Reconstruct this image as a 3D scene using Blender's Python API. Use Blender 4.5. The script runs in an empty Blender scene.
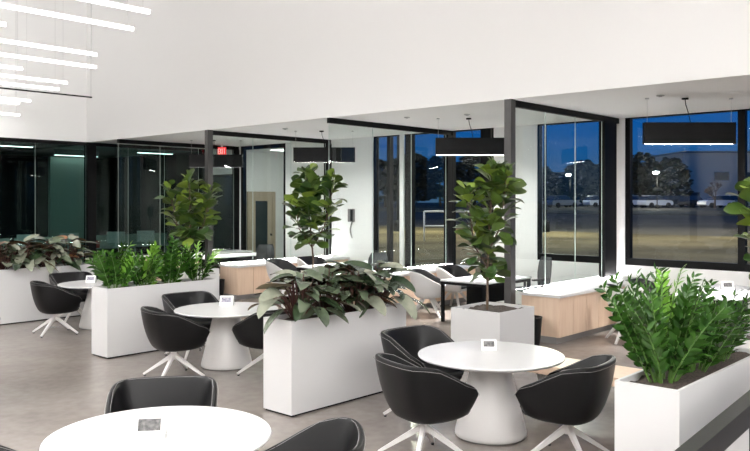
import bpy, math, random
from mathutils import Vector, Matrix
PI = math.pi
SC = bpy.context.scene
COL = SC.collection
rnd = random.Random(7)

# ------------------------------------------------------------------ camera
cam_d = bpy.data.cameras.new('camera')
cam_d.sensor_width = 36.0
cam_d.lens = 777.0 / 750.0 * 36.0
cam_d.shift_y = -25.5 / 750.0
cam_d.clip_end = 600
cam = bpy.data.objects.new('camera', cam_d)
COL.objects.link(cam)
cam.location = (0, 0, 2.15)
cam.rotation_euler = (PI / 2, 0, math.radians(-47.72))
SC.camera = cam

# ------------------------------------------------------------------ sky and exposure
world = bpy.data.worlds.new('dusk_sky')
SC.world = world
world.use_nodes = True
wn, wl = world.node_tree.nodes, world.node_tree.links
wn.clear()
w_out = wn.new('ShaderNodeOutputWorld')
w_bg = wn.new('ShaderNodeBackground')
w_bg.inputs['Strength'].default_value = 1.0
w_co = wn.new('ShaderNodeTexCoord')
w_sep = wn.new('ShaderNodeSeparateXYZ')
w_ramp = wn.new('ShaderNodeValToRGB')
e = w_ramp.color_ramp.elements
e[0].position = 0.0; e[0].color = (0.06, 0.13, 0.24, 1)
e[1].position = 0.30; e[1].color = (0.006, 0.11, 0.46, 1)
m_ = w_ramp.color_ramp.elements.new(0.06); m_.color = (0.012, 0.11, 0.33, 1)
m2_ = w_ramp.color_ramp.elements.new(0.12); m2_.color = (0.002, 0.105, 0.42, 1)
wl.new(w_co.outputs['Generated'], w_sep.inputs[0])
wl.new(w_sep.outputs['Z'], w_ramp.inputs[0])
wl.new(w_ramp.outputs[0], w_bg.inputs['Color'])
wl.new(w_bg.outputs[0], w_out.inputs['Surface'])

vs = SC.view_settings
vs.view_transform = 'Standard'
vs.look = 'None'
vs.gamma = 1.0
vs.use_curve_mapping = False
vs.exposure = 0.0
cy = SC.cycles
cy.max_bounces = 10
cy.diffuse_bounces = 5
cy.glossy_bounces = 5
cy.transparent_max_bounces = 40
cy.sample_clamp_indirect = 6.0
cy.caustics_reflective = False
cy.caustics_refractive = False

TUBE_EMIT = 76.0
FILL_STRIP_EMIT = 100.0       # added light strips on the worktops, to brighten the office ceiling        # hall light lines
PENDANT_EMIT = 150.0
DESK_SPOT = 1500.0       # the downward beam of each office pendant     # underside of the office pendants


# ------------------------------------------------------------------ materials
def mat(name, col, rough=0.5, metal=0.0, spec=0.5, coat=0.0, noise=None, bump=None, emit=None, estr=0.0):
    """noise=(scale, col2, stretch, detail) ; bump=(scale, strength)"""
    m = bpy.data.materials.new(name)
    m.use_nodes = True
    nt = m.node_tree
    b = nt.nodes['Principled BSDF']
    b.inputs['Base Color'].default_value = (*col, 1)
    b.inputs['Roughness'].default_value = rough
    b.inputs['Metallic'].default_value = metal
    b.inputs['Specular IOR Level'].default_value = spec
    if coat:
        b.inputs['Coat Weight'].default_value = coat
        b.inputs['Coat Roughness'].default_value = 0.15
    if emit:
        b.inputs['Emission Color'].default_value = (*emit, 1)
        b.inputs['Emission Strength'].default_value = estr
    tc = None
    if noise or bump:
        tc = nt.nodes.new('ShaderNodeTexCoord')
    if noise:
        sc, c2, st, det = noise
        mp = nt.nodes.new('ShaderNodeMapping')
        mp.inputs['Scale'].default_value = st
        nz = nt.nodes.new('ShaderNodeTexNoise')
        nz.inputs['Scale'].default_value = sc
        nz.inputs['Detail'].default_value = det
        rp = nt.nodes.new('ShaderNodeValToRGB')
        rp.color_ramp.elements[0].position = 0.3
        rp.color_ramp.elements[1].position = 0.7
        rp.color_ramp.elements[0].color = (*col, 1)
        rp.color_ramp.elements[1].color = (*c2, 1)
        nt.links.new(tc.outputs['Object'], mp.inputs[0])
        nt.links.new(mp.outputs[0], nz.inputs['Vector'])
        nt.links.new(nz.outputs['Fac'], rp.inputs[0])
        nt.links.new(rp.outputs[0], b.inputs['Base Color'])
    if bump:
        nz2 = nt.nodes.new('ShaderNodeTexNoise')
        nz2.inputs['Scale'].default_value = bump[0]
        nz2.inputs['Detail'].default_value = 4
        bp = nt.nodes.new('ShaderNodeBump')
        bp.inputs['Strength'].default_value = bump[1]
        bp.inputs['Distance'].default_value = 0.01
        nt.links.new(tc.outputs['Object'], nz2.inputs['Vector'])
        nt.links.new(nz2.outputs['Fac'], bp.inputs['Height'])
        nt.links.new(bp.outputs[0], b.inputs['Normal'])
    return m


def glass_mat(name, tint, ior=1.75):
    m = bpy.data.materials.new(name)
    m.use_nodes = True
    nt = m.node_tree
    nt.nodes.clear()
    out = nt.nodes.new('ShaderNodeOutputMaterial')
    tr = nt.nodes.new('ShaderNodeBsdfTransparent'); tr.inputs[0].default_value = (*tint, 1)
    gl = nt.nodes.new('ShaderNodeBsdfGlossy'); gl.inputs['Roughness'].default_value = 0.0
    gl.inputs['Color'].default_value = (0.95, 1, 0.98, 1)
    fr = nt.nodes.new('ShaderNodeFresnel'); fr.inputs['IOR'].default_value = ior
    ge = nt.nodes.new('ShaderNodeNewGeometry')
    ma = nt.nodes.new('ShaderNodeMath'); ma.operation = 'SUBTRACT'; ma.inputs[0].default_value = 1.0
    mu = nt.nodes.new('ShaderNodeMath'); mu.operation = 'MULTIPLY'
    mx = nt.nodes.new('ShaderNodeMixShader')
    nt.links.new(ge.outputs['Backfacing'], ma.inputs[1])
    nt.links.new(ma.outputs[0], mu.inputs[0])
    nt.links.new(fr.outputs[0], mu.inputs[1])
    nt.links.new(mu.outputs[0], mx.inputs[0])
    nt.links.new(tr.outputs[0], mx.inputs[1])
    nt.links.new(gl.outputs[0], mx.inputs[2])
    nt.links.new(mx.outputs[0], out.inputs[0])
    return m


def emit_mat(name, col, s):
    m = bpy.data.materials.new(name)
    m.use_nodes = True
    nt = m.node_tree
    nt.nodes.clear()
    out = nt.nodes.new('ShaderNodeOutputMaterial')
    em = nt.nodes.new('ShaderNodeEmission')
    em.inputs[0].default_value = (*col, 1)
    em.inputs[1].default_value = s
    nt.links.new(em.outputs[0], out.inputs[0])
    return m


def concrete():
    m = mat('polished_concrete', (0.33, 0.285, 0.25), 0.22, 0, 0.5)
    nt = m.node_tree
    b = nt.nodes['Principled BSDF']
    tc = nt.nodes.new('ShaderNodeTexCoord')
    n1 = nt.nodes.new('ShaderNodeTexNoise'); n1.inputs['Scale'].default_value = 0.9; n1.inputs['Detail'].default_value = 6; n1.inputs['Roughness'].default_value = 0.62
    n1.inputs['Distortion'].default_value = 0.8
    n2 = nt.nodes.new('ShaderNodeTexNoise'); n2.inputs['Scale'].default_value = 9; n2.inputs['Detail'].default_value = 5
    mx = nt.nodes.new('ShaderNodeMix'); mx.data_type = 'FLOAT'; mx.inputs[0].default_value = 0.35
    rp = nt.nodes.new('ShaderNodeValToRGB')
    rp.color_ramp.elements[0].position = 0.32; rp.color_ramp.elements[0].color = (0.19, 0.165, 0.147, 1)
    rp.color_ramp.elements[1].position = 0.68; rp.color_ramp.elements[1].color = (0.29, 0.257, 0.234, 1)
    for n in (n1, n2):
        nt.links.new(tc.outputs['Object'], n.inputs['Vector'])
    nt.links.new(n1.outputs['Fac'], mx.inputs[2]); nt.links.new(n2.outputs['Fac'], mx.inputs[3])
    nt.links.new(mx.outputs[0], rp.inputs[0]); nt.links.new(rp.outputs[0], b.inputs['Base Color'])
    r2 = nt.nodes.new('ShaderNodeMapRange'); r2.inputs[3].default_value = 0.16; r2.inputs[4].default_value = 0.32
    nt.links.new(n1.outputs['Fac'], r2.inputs[0]); nt.links.new(r2.outputs[0], b.inputs['Roughness'])
    return m


def wood_mat(name, c1, c2, axis=(6, 6, 0.5)):
    return mat(name, c1, 0.45, noise=(3.0, c2, axis, 6))


def leaf_mat(name, c1, c2, rough=0.35, scale=6, back=None):
    m = mat(name, c1, rough, noise=(scale, c2, (1, 1, 1), 3))
    nt = m.node_tree
    b = nt.nodes['Principled BSDF']
    if back:
        ge = nt.nodes.new('ShaderNodeNewGeometry')
        mx = nt.nodes.new('ShaderNodeMix'); mx.data_type = 'RGBA'
        src = b.inputs['Base Color'].links[0].from_socket
        nt.links.new(ge.outputs['Backfacing'], mx.inputs[0])
        nt.links.new(src, mx.inputs[6])
        mx.inputs[7].default_value = (*back, 1)
        nt.links.new(mx.outputs[2], b.inputs['Base Color'])
    b.inputs['Subsurface Weight'].default_value = 0.0
    return m


M = {}
M['wall'] = mat('white_wall_paint', (0.88, 0.878, 0.874), 0.7)
M['soffit'] = mat('soffit_paint', (0.90, 0.895, 0.89), 0.8)
M['floor'] = concrete()
M['black'] = mat('black_metal', (0.004, 0.004, 0.0045), 0.5, 0, 0.12)
M['post'] = mat('charcoal_post', (0.045, 0.043, 0.043), 0.45, 0, 0.5)
M['glass'] = glass_mat('clear_glass', (0.94, 0.97, 0.96), 1.48)
M['extglass'] = glass_mat('window_glass', (0.88, 0.92, 0.93), 1.45)
M['darkglass'] = glass_mat('tinted_glass', (0.52, 0.63, 0.62), 1.36)
M['edge'] = mat('glass_edge', (0.62, 0.72, 0.68), 0.3)
M['white'] = mat('white_laminate', (0.68, 0.678, 0.68), 0.35)
M['top'] = mat('white_table_top', (0.75, 0.75, 0.752), 0.25)
M['quartz'] = mat('white_quartz', (0.80, 0.79, 0.785), 0.25, noise=(3, (0.76, 0.75, 0.745), (1, 1, 1), 5))
M['leather'] = mat('black_leather', (0.005, 0.005, 0.0055), 0.38, 0, 0.22, bump=(180, 0.08))
M['stitch'] = mat('pale_stitching', (0.26, 0.25, 0.25), 0.6)
M['wmetal'] = mat('white_metal', (0.80, 0.78, 0.77), 0.3)
M['wood'] = wood_mat('light_oak', (0.82, 0.63, 0.48), (0.75, 0.55, 0.41))
M['doorwood'] = wood_mat('oak_door', (0.50, 0.41, 0.30), (0.43, 0.345, 0.25))
M['plinth'] = mat('grey_plinth', (0.22, 0.21, 0.21), 0.5)
M['soil'] = mat('dark_bark_mulch', (0.014, 0.010, 0.008), 0.9, noise=(60, (0.085, 0.060, 0.048), (1, 1, 1), 4), bump=(70, 1.0))
M['zz'] = leaf_mat('glossy_green_leaf', (0.014, 0.052, 0.008), (0.045, 0.125, 0.016), 0.24)
M['zz_new'] = leaf_mat('fresh_green_leaf', (0.14, 0.34, 0.03), (0.21, 0.42, 0.05), 0.3)
M['zz_stem'] = mat('green_stem', (0.08, 0.17, 0.03), 0.4)
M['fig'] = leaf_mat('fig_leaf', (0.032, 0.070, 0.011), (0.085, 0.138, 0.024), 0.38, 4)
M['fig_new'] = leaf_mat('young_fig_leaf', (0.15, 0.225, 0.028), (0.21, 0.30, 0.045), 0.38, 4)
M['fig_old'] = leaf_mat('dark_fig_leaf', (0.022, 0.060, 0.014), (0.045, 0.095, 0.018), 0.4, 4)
M['bark'] = mat('bark', (0.13, 0.085, 0.055), 0.85, noise=(30, (0.075, 0.05, 0.034), (1, 1, .3), 4))
M['philo'] = leaf_mat('grey_green_leaf', (0.040, 0.058, 0.034), (0.105, 0.130, 0.082), 0.22, 5, back=(0.085, 0.080, 0.045))
M['philo_dark'] = leaf_mat('deep_green_leaf', (0.014, 0.030, 0.014), (0.038, 0.062, 0.028), 0.24, 5, back=(0.075, 0.035, 0.018))
M['philo_light'] = leaf_mat('silver_green_leaf', (0.14, 0.16, 0.115), (0.27, 0.28, 0.215), 0.26, 6, back=(0.26, 0.21, 0.14))
M['philo_red'] = leaf_mat('russet_leaf', (0.16, 0.055, 0.02), (0.24, 0.10, 0.03), 0.35, 5)
M['pstem'] = mat('dark_red_stalk', (0.055, 0.016, 0.013), 0.45, 0, 0.3)
M['strip'] = emit_mat('worktop_strip_glow', (1.0, 0.98, 0.96), FILL_STRIP_EMIT)
M['tube_low'] = emit_mat('light_tube_dimmed', (1.0, 0.985, 0.97), 7.0)
M['tube'] = emit_mat('light_tube', (1.0, 0.985, 0.97), TUBE_EMIT)
M['led'] = emit_mat('pendant_led', (1.0, 0.96, 0.92), PENDANT_EMIT)
M['wire'] = mat('steel_wire', (0.5, 0.5, 0.5), 0.4, 0.3)
M['plastic'] = mat('black_plastic', (0.008, 0.008, 0.009), 0.4, 0, 0.25)
M['mesh'] = mat('charcoal_mesh_fabric', (0.040, 0.042, 0.046), 0.7)
M['chrome'] = mat('polished_steel', (0.6, 0.6, 0.6), 0.2, 1.0)
M['paper'] = mat('white_card', (0.85, 0.85, 0.84), 0.5)
M['ink'] = mat('card_print', (0.02, 0.02, 0.022), 0.5, noise=(45, (0.16, 0.155, 0.15), (1, 1, 1), 2))
M['ink2'] = mat('card_print_violet', (0.10, 0.09, 0.16), 0.5, noise=(60, (0.45, 0.44, 0.48), (1, 1, 1), 2))
M['red'] = mat('exit_red', (0.7, 0.02, 0.02), 0.4, emit=(1.0, 0.03, 0.04), estr=0.75)
M['exitletter'] = mat('exit_letters', (0.9, 0.7, 0.7), 0.4, emit=(1.0, 0.55, 0.5), estr=0.9)
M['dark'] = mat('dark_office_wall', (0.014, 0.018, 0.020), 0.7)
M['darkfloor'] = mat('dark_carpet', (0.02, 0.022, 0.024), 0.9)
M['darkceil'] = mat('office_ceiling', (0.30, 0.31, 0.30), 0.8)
M['celadon'] = mat('pale_green_wall', (0.42, 0.50, 0.45), 0.6)
M['screen'] = mat('dark_screen', (0.02, 0.03, 0.045), 0.15)
M['grey'] = mat('light_grey_paint', (0.48, 0.48, 0.48), 0.5)
M['rail'] = mat('rail_charcoal', (0.012, 0.012, 0.0115), 0.4, 0, 0.3)
M['lawn'] = mat('dry_winter_lawn', (0.045, 0.035, 0.016), 0.95, 0, 0.1, noise=(0.35, (0.17, 0.135, 0.070), (1, 1, 1), 6))
M['asphalt'] = mat('asphalt', (0.028, 0.026, 0.021), 0.85, 0, 0.1, noise=(0.2, (0.06, 0.053, 0.042), (1, 1, 1), 5))
M['brick'] = mat('tan_masonry', (0.66, 0.55, 0.43), 0.9)
M['carwhite'] = mat('white_car_paint', (0.75, 0.76, 0.78), 0.25)
M['cardark'] = mat('dark_car_paint', (0.02, 0.022, 0.028), 0.25)
M['cargrey'] = mat('grey_car_paint', (0.22, 0.23, 0.25), 0.25)
M['tyre'] = mat('tyre_rubber', (0.012, 0.012, 0.012), 0.8)
M['treedark'] = mat('evergreen_needles', (0.030, 0.036, 0.024), 0.9)
M['twig'] = mat('bare_twigs', (0.085, 0.055, 0.045), 0.9)
M['lamp'] = emit_mat('street_lamp_glow', (1.0, 0.97, 0.9), 120.0)
M['lampdim'] = emit_mat('office_strip_light', (0.9, 1.0, 0.94), 13.0)
M['ceilpanel'] = emit_mat('ceiling_panel_glow', (1.0, 0.97, 0.93), 9.0)
M['teal'] = mat('blue_teal_sign', (0.03, 0.16, 0.32), 0.4)
M['redsign'] = mat('red_folder', (0.55, 0.07, 0.06), 0.5)


# ------------------------------------------------------------------ mesh builder
class MB:
    def __init__(self):
        self.v, self.f, self.mi, self.sm = [], [], [], []
        self.cur = 0
        self.smooth = False

    def vert(self, p):
        self.v.append(tuple(p)); return len(self.v) - 1

    def face(self, idx, smooth=None):
        self.f.append(tuple(idx)); self.mi.append(self.cur)
        self.sm.append(self.smooth if smooth is None else smooth)

    def box(self, x0, y0, z0, x1, y1, z1):
        i = len(self.v)
        for z in (z0, z1):
            self.v += [(x0, y0, z), (x1, y0, z), (x1, y1, z), (x0, y1, z)]
        for q in ((0, 3, 2, 1), (4, 5, 6, 7), (0, 1, 5, 4), (1, 2, 6, 5), (2, 3, 7, 6), (3, 0, 4, 7)):
            self.face([i + k for k in q], False)
        return self

    def bbox(self, x0, y0, z0, x1, y1, z1, b=0.005):
        """box with chamfered edges"""
        i = len(self.v)
        X, Y, Z = (x0, x1), (y0, y1), (z0, z1)
        idx = {}
        for a in (0, 1):
            for c in (0, 1):
                for d in (0, 1):
                    sx, sy, sz = (1, -1)[a], (1, -1)[c], (1, -1)[d]
                    idx[a, c, d, 0] = self.vert((X[a], Y[c] + sy * b, Z[d] + sz * b))
                    idx[a, c, d, 1] = self.vert((X[a] + sx * b, Y[c], Z[d] + sz * b))
                    idx[a, c, d, 2] = self.vert((X[a] + sx * b, Y[c] + sy * b, Z[d]))
        fs = []
        for s in (0, 1):
            fs.append([idx[s, 0, 0, 0], idx[s, 1, 0, 0], idx[s, 1, 1, 0], idx[s, 0, 1, 0]])
            fs.append([idx[0, s, 0, 1], idx[1, s, 0, 1], idx[1, s, 1, 1], idx[0, s, 1, 1]])
            fs.append([idx[0, 0, s, 2], idx[1, 0, s, 2], idx[1, 1, s, 2], idx[0, 1, s, 2]])
        for s in (0, 1):
            for t in (0, 1):
                fs.append([idx[0, s, t, 1], idx[1, s, t, 1], idx[1, s, t, 2], idx[0, s, t, 2]])
                fs.append([idx[s, 0, t, 0], idx[s, 1, t, 0], idx[s, 1, t, 2], idx[s, 0, t, 2]])
                fs.append([idx[s, t, 0, 0], idx[s, t, 1, 0], idx[s, t, 1, 1], idx[s, t, 0, 1]])
        for a in (0, 1):
            for c in (0, 1):
                for d in (0, 1):
                    fs.append([idx[a, c, d, 0], idx[a, c, d, 1], idx[a, c, d, 2]])
        cen = Vector(((x0 + x1) / 2, (y0 + y1) / 2, (z0 + z1) / 2))
        for q in fs:
            ps = [Vector(self.v[k]) for k in q]
            n = (ps[1] - ps[0]).cross(ps[2] - ps[0])
            mid = sum(ps, Vector()) / len(ps)
            if n.dot(mid - cen) < 0:
                q = q[::-1]
            self.face(q, False)
        return self

    def prism(self, pts, z0, z1):
        """vertical prism from a ccw outline"""
        i = len(self.v); n = len(pts)
        self.v += [(p[0], p[1], z0) for p in pts] + [(p[0], p[1], z1) for p in pts]
        self.face([i + k for k in range(n)][::-1], False)
        self.face([i + n + k for k in range(n)], False)
        for k in range(n):
            self.face([i + k, i + (k + 1) % n, i + n + (k + 1) % n, i + n + k], False)
        return self

    def lathe(self, prof, n=32, c=(0, 0), cap=True):
        """prof: list of (r, z) from bottom to top"""
        i = len(self.v)
        for r, z in prof:
            for k in range(n):
                a = 2 * PI * k / n
                self.v.append((c[0] + r * math.cos(a), c[1] + r * math.sin(a), z))
        for j in range(len(prof) - 1):
            for k in range(n):
                k2 = (k + 1) % n
                self.face([i + j * n + k, i + j * n + k2, i + (j + 1) * n + k2, i + (j + 1) * n + k], True)
        if cap:
            self.face([i + k for k in range(n)][::-1], False)
            j = (len(prof) - 1) * n
            self.face([i + j + k for k in range(n)], False)
        return self

    def tube(self, pts, rad, n=8, cap=True):
        pts = [Vector(p) for p in pts]
        rads = rad if isinstance(rad, (list, tuple)) else [rad] * len(pts)
        i = len(self.v)
        ref = None
        for k, p in enumerate(pts):
            a = pts[max(k - 1, 0)]; b = pts[min(k + 1, len(pts) - 1)]
            t = (b - a).normalized()
            if ref is None:
                ref = Vector((0, 0, 1)) if abs(t.z) < 0.9 else Vector((1, 0, 0))
            u = (ref - t * ref.dot(t)).normalized(); w = t.cross(u); ref = u
            for q in range(n):
                an = 2 * PI * q / n
                self.v.append(tuple(p + (u * math.cos(an) + w * math.sin(an)) * rads[k]))
        for k in range(len(pts) - 1):
            for q in range(n):
                q2 = (q + 1) % n
                self.face([i + k * n + q, i + k * n + q2, i + (k + 1) * n + q2, i + (k + 1) * n + q], True)
        if cap:
            self.face([i + q for q in range(n)][::-1], False)
            j = i + (len(pts) - 1) * n
            self.face([j + q for q in range(n)], False)
        return self

    def beam(self, p0, p1, w0, h0, w1=None, h1=None):
        """tapered rectangular bar from p0 to p1"""
        p0, p1 = Vector(p0), Vector(p1)
        w1 = w0 if w1 is None else w1; h1 = h0 if h1 is None else h1
        t = (p1 - p0).normalized()
        up = Vector((0, 0, 1)) if abs(t.z) < 0.95 else Vector((1, 0, 0))
        s = t.cross(up).normalized(); u = s.cross(t)
        i = len(self.v)
        for p, w, h in ((p0, w0, h0), (p1, w1, h1)):
            for a, b in ((-1, -1), (1, -1), (1, 1), (-1, 1)):
                self.v.append(tuple(p + s * a * w / 2 + u * b * h / 2))
        for q in ((0, 1, 2, 3)[::-1], (4, 5, 6, 7), (0, 1, 5, 4), (1, 2, 6, 5), (2, 3, 7, 6), (3, 0, 4, 7)):
            self.face([i + k for k in q], False)
        return self

    def leaf(self, base, d, up, L, W, shape, droop=0.5, fold=0.25, n=6, wave=0.0):
        """a curved blade with thickness-free veins: rows of three points along a drooping midrib"""
        d = Vector(d).normalized(); up = Vector(up)
        s = d.cross(up)
        if s.length < 1e-4:
            s = d.cross(Vector((1, 0, 0.1)))
        s.normalize()
        u = s.cross(d).normalized()
        p = Vector(base)
        rows = []
        st = L / n
        for k in range(n + 1):
            t = k / n
            w = W * shape(t)
            lift = u * (w * fold) + u * (wave * L * math.sin(t * 9 + base[0] * 40) * 0.5)
            rows.append((self.vert(p - s * w + lift), self.vert(p), self.vert(p + s * w + lift)))
            a = -droop * (1.0 / n)
            rot = Matrix.Rotation(a, 3, s)
            d = rot @ d; u = rot @ u
            p = p + d * st
        for k in range(n):
            a, b = rows[k], rows[k + 1]
            self.face([a[0], a[1], b[1], b[0]], True)
            self.face([a[1], a[2], b[2], b[1]], True)

    def mirror_copy(self, fn):
        pass

    def build(self, name, mats, parent=None, loc=None, rot=None):
        me = bpy.data.meshes.new(name)
        me.from_pydata(self.v, [], self.f)
        if not isinstance(mats, (list, tuple)):
            mats = [mats]
        for m in mats:
            me.materials.append(m)
        me.polygons.foreach_set('material_index', self.mi)
        me.polygons.foreach_set('use_smooth', self.sm)
        me.update()
        o = bpy.data.objects.new(name, me)
        COL.objects.link(o)
        if parent is not None:
            o.parent = parent
        if loc is not None:
            o.location = loc
        if rot is not None:
            o.rotation_euler = rot
        return o


def thing(name, label, cat, loc=(0, 0, 0), rz=0.0, group=None):
    o = bpy.data.objects.new(name, None)
    o.empty_display_size = 0.1
    COL.objects.link(o)
    o.location = loc
    o.rotation_euler = (0, 0, rz)
    tag(o, label, cat, group)
    return o


def tag(o, label, cat, group=None):
    o['label'] = label; o['category'] = cat
    if group:
        o['group'] = group
    return o


def struct(o):
    o['kind'] = 'structure'
    return o


def dup(root, loc, rz, label, group=None):
    r = root.copy(); COL.objects.link(r)
    r.location = loc; r.rotation_euler = (0, 0, rz); r['label'] = label
    if group:
        r['group'] = group
    for ch in list(root.children):
        c = ch.copy(); COL.objects.link(c); c.parent = r
        for g in list(ch.children):
            d = g.copy(); COL.objects.link(d); d.parent = c
    return r


def sempty(name):
    o = bpy.data.objects.new(name, None)
    COL.objects.link(o)
    o['kind'] = 'structure'
    return o


# ================================================================== SETTING
XS, XW = 10.09, 13.85           # soffit edge, window wall
ZS = 3.68                       # office ceiling
ZC = 7.7                        # hall ceiling
YE = 19.5                       # end glazing
PY = [6.45, 10.34, 14.14, 17.9]  # partitions
X0, Y0 = -5.0, -8.0             # hall limits behind the camera

struct(MB().box(X0, Y0, -0.2, 14.07, 27.0, 0.0).box(14.07, 15.6, -0.2, 17.2, 27.0, 0.0).build('floor', M['floor']))
struct(MB().box(X0, Y0, ZC, 14.2, YE + 0.2, ZC + 0.2).build('ceiling', M['wall']))
struct(MB().box(XS, Y0, ZS, 14.07, 27.0, ZS + 0.2).box(14.07, 15.6, ZS, 17.2, 27.0, ZS + 0.2).build('ceiling_office', M['soffit']))
struct(MB().box(XS, Y0, ZS + 0.2, XS + 0.2, YE, ZC).box(XS - 0.001, Y0, ZS, XS, YE, ZS + 0.2).build('wall_bulkhead', M['wall']))
struct(MB().box(X0, YE, ZS, XS + 0.2, YE + 0.2, ZC).build('wall_end', M['wall']))
struct(MB().box(X0 - 0.2, Y0, 0, X0, 27, ZC).build('wall_rear', M['wall']))
struct(MB().box(X0, Y0 - 0.2, 0, 14.2, Y0, ZC).build('wall_side', M['wall']))

# outer wall with its window openings (pieces of one wall)
WT = 0.22
w = MB()
w.box(XW, Y0, 0, XW + WT, 6.30, 0.94)
w.box(XW, 6.30, 0, XW + WT, 6.73, ZS)
w.box(XW, 6.73, 0, XW + WT, 8.16, 0.94)
w.box(XW, 8.16, 0, XW + WT, 9.20, ZS)
w.box(XW, 12.66, 0, XW + WT, 15.85, ZS)
w.box(XW, 17.80, 0, XW + WT, 18.0, ZS)
w.box(XW, 18.0, 2.9, XW + WT, YE, ZS)
struct(w.build('wall_window', M['wall']))


def window(name, y0, y1, z0, z1, muls=(), fw=0.04, bot=0.13, top=0.02, gm=None, xo=0.02, mw=0.10):
    """frame bars with glass children, in the outer wall plane"""
    b = MB()
    x0, x1 = XW + xo, XW + xo + 0.12
    b.box(x0, y0, z0, x1, y0 + fw, z1).box(x0, y1 - fw, z0, x1, y1, z1)
    b.box(x0, y0 + fw, z0, x1, y1 - fw, z0 + bot).box(x0, y0 + fw, z1 - top, x1, y1 - fw, z1)
    for m, wd in muls:
        b.box(x0, m - wd / 2, z0 + bot, x1, m + wd / 2, z1 - top)
    o = struct(b.build(name, M['black']))
    ys = [y0 + fw] + sum([[m - wd / 2, m + wd / 2] for m, wd in sorted(muls)], []) + [y1 - fw]
    for k in range(0, len(ys), 2):
        MB().box(x0 + 0.05, ys[k], z0 + bot, x0 + 0.065, ys[k + 1], z1 - top).build('pane', gm or M['extglass'], o)
    return o


window('window_1', -3.0, 6.30, 0.94, ZS, [(4.25, 0.12), (2.0, 0.12), (-0.4, 0.12)], fw=0.09)
window('window_2', 6.73, 8.16, 0.94, ZS, [])
window('window_3', 9.20, 10.34, 0.10, ZS, [(9.42, 0.26)], fw=0.05)
window('window_4', 10.36, 12.66, 0.10, ZS, [(11.56, 0.20), (12.18, 0.10)], fw=0.07)
window('window_5', 15.85, 17.80, 0.10, ZS, [], fw=0.10, top=0.10, gm=M['glass'])
struct(MB().box(XW - 0.02, 11.68, 0.1, XW + 0.02, 11.80, ZS).build('trim_1', M['wall']))

# partitions of butt-jointed glass under a black header
hdr = 0.10
for i, y in enumerate(PY):
    p = sempty('wall_glass_%d' % (i + 1))
    p.location = (0, y, 0)
    MB().box(XS, -0.04, ZS - hdr, XW, 0.04, ZS - 0.002).build('header', M['black'], p)
    if i in (0, 2):
        MB().box(XS - 0.02, -0.07, 0, XS + 0.11, 0.05, ZS).build('post', M['post'], p)
    px0, px1 = (XW - 0.63, XW - 0.15) if i == 0 else (XW - 0.16, XW)
    MB().box(px0, -0.06, 0, px1, 0.06, ZS - hdr).build('post', M['black'], p)
    MB().box(XS + 0.1, -0.02, 0, XW - 0.65, 0.02, 0.03).build('floor_channel', M['black'], p)
    xs0 = XS + (0.11 if i in (0, 2) else 0.01)
    n = 3
    wd = (px0 - xs0) / n
    for k in range(n):
        a, b_ = xs0 + k * wd + (0.004 if k else 0), xs0 + (k + 1) * wd - 0.004
        g = MB()
        g.box(a, -0.006, 0.03, b_, 0.006, ZS - hdr)
        g.mi = [0, 0, 0, 1, 0, 1]
        g.build('glass_panel', [M['glass'], M['edge']], p)

# end glazing: corner post, header, panes
p = sempty('wall_glass_end')
p.location = (0, YE, 0)
MB().box(X0, -0.04, ZS - 0.09, XW, 0.04, ZS - 0.002).build('header', M['black'], p)
MB().box(XS - 0.02, -0.10, 0, XS + 0.22, 0.10, ZS - 0.09).build('post', M['black'], p)
xs = [XS + 0.22, 11.3, 12.45, XW]
for k in range(3):
    g = MB().box(xs[k] + 0.004, -0.006, 0.0, xs[k + 1] - 0.004, 0.006, ZS - 0.09)
    g.mi = [0, 0, 0, 1, 0, 1]
    g.build('glass_panel', [M['darkglass'], M['edge']], p)
k = XS - 0.02
while k > X0 + 0.5:
    g = MB().box(max(k - 1.35, X0) + 0.004, -0.006, 0.0, k - 0.004, 0.006, ZS - 0.09)
    g.mi = [0, 0, 0, 1, 0, 1]
    g.build('glass_panel', [M['darkglass'], M['edge']], p)
    k -= 1.35

# dark office behind the end glazing
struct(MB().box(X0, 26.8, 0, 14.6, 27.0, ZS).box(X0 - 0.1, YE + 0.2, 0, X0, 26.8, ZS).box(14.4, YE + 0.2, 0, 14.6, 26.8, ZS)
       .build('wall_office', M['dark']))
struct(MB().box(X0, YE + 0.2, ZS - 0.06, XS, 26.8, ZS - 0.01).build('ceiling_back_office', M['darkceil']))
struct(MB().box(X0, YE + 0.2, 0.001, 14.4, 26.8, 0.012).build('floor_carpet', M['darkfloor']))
struct(MB().box(10.7, 22.9, 0, 12.15, 23.05, 3.45).build('wall_office_lit', M['celadon']))
struct(MB().box(14.6, YE, 0, 17.2, YE + 0.2, ZS).box(17.0, 15.75, 0, 17.2, YE, ZS).box(14.07, 15.6, 0, 17.2, 15.75, ZS)
       .build('wall_corridor', M['wall']))

# ground outside
gx = XW + WT + 0.02
def ground(name, m, x0, x1, z0, z1, dz=0.3):
    b = MB()
    i = len(b.v)
    ya, yb = -120, (170 if x0 > 17.7 else 15.55)
    b.v += [(x0, ya, z0 - dz), (x1, ya, z1 - dz), (x1, yb, z1 - dz), (x0, yb, z0 - dz), (x0, ya, z0), (x1, ya, z1), (x1, yb, z1), (x0, yb, z0)]
    for q in ((0, 3, 2, 1), (4, 5, 6, 7), (0, 1, 5, 4), (1, 2, 6, 5), (2, 3, 7, 6), (3, 0, 4, 7)):
        b.face(q, False)
    return struct(b.build(name, m))
ground('ground_lawn', M['lawn'], 17.8, 30, 0.70, 0.80)
ground('ground_lawn_near', M['lawn'], gx, 17.8, 0.55, 0.70)
ground('ground_road', M['asphalt'], 30, 62, 0.80, 0.95)
ground('ground_verge', M['lawn'], 62, 84, 0.98, 1.05)
ground('ground_parking_lot', M['asphalt'], 84, 260, 1.05, 1.30)

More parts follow.
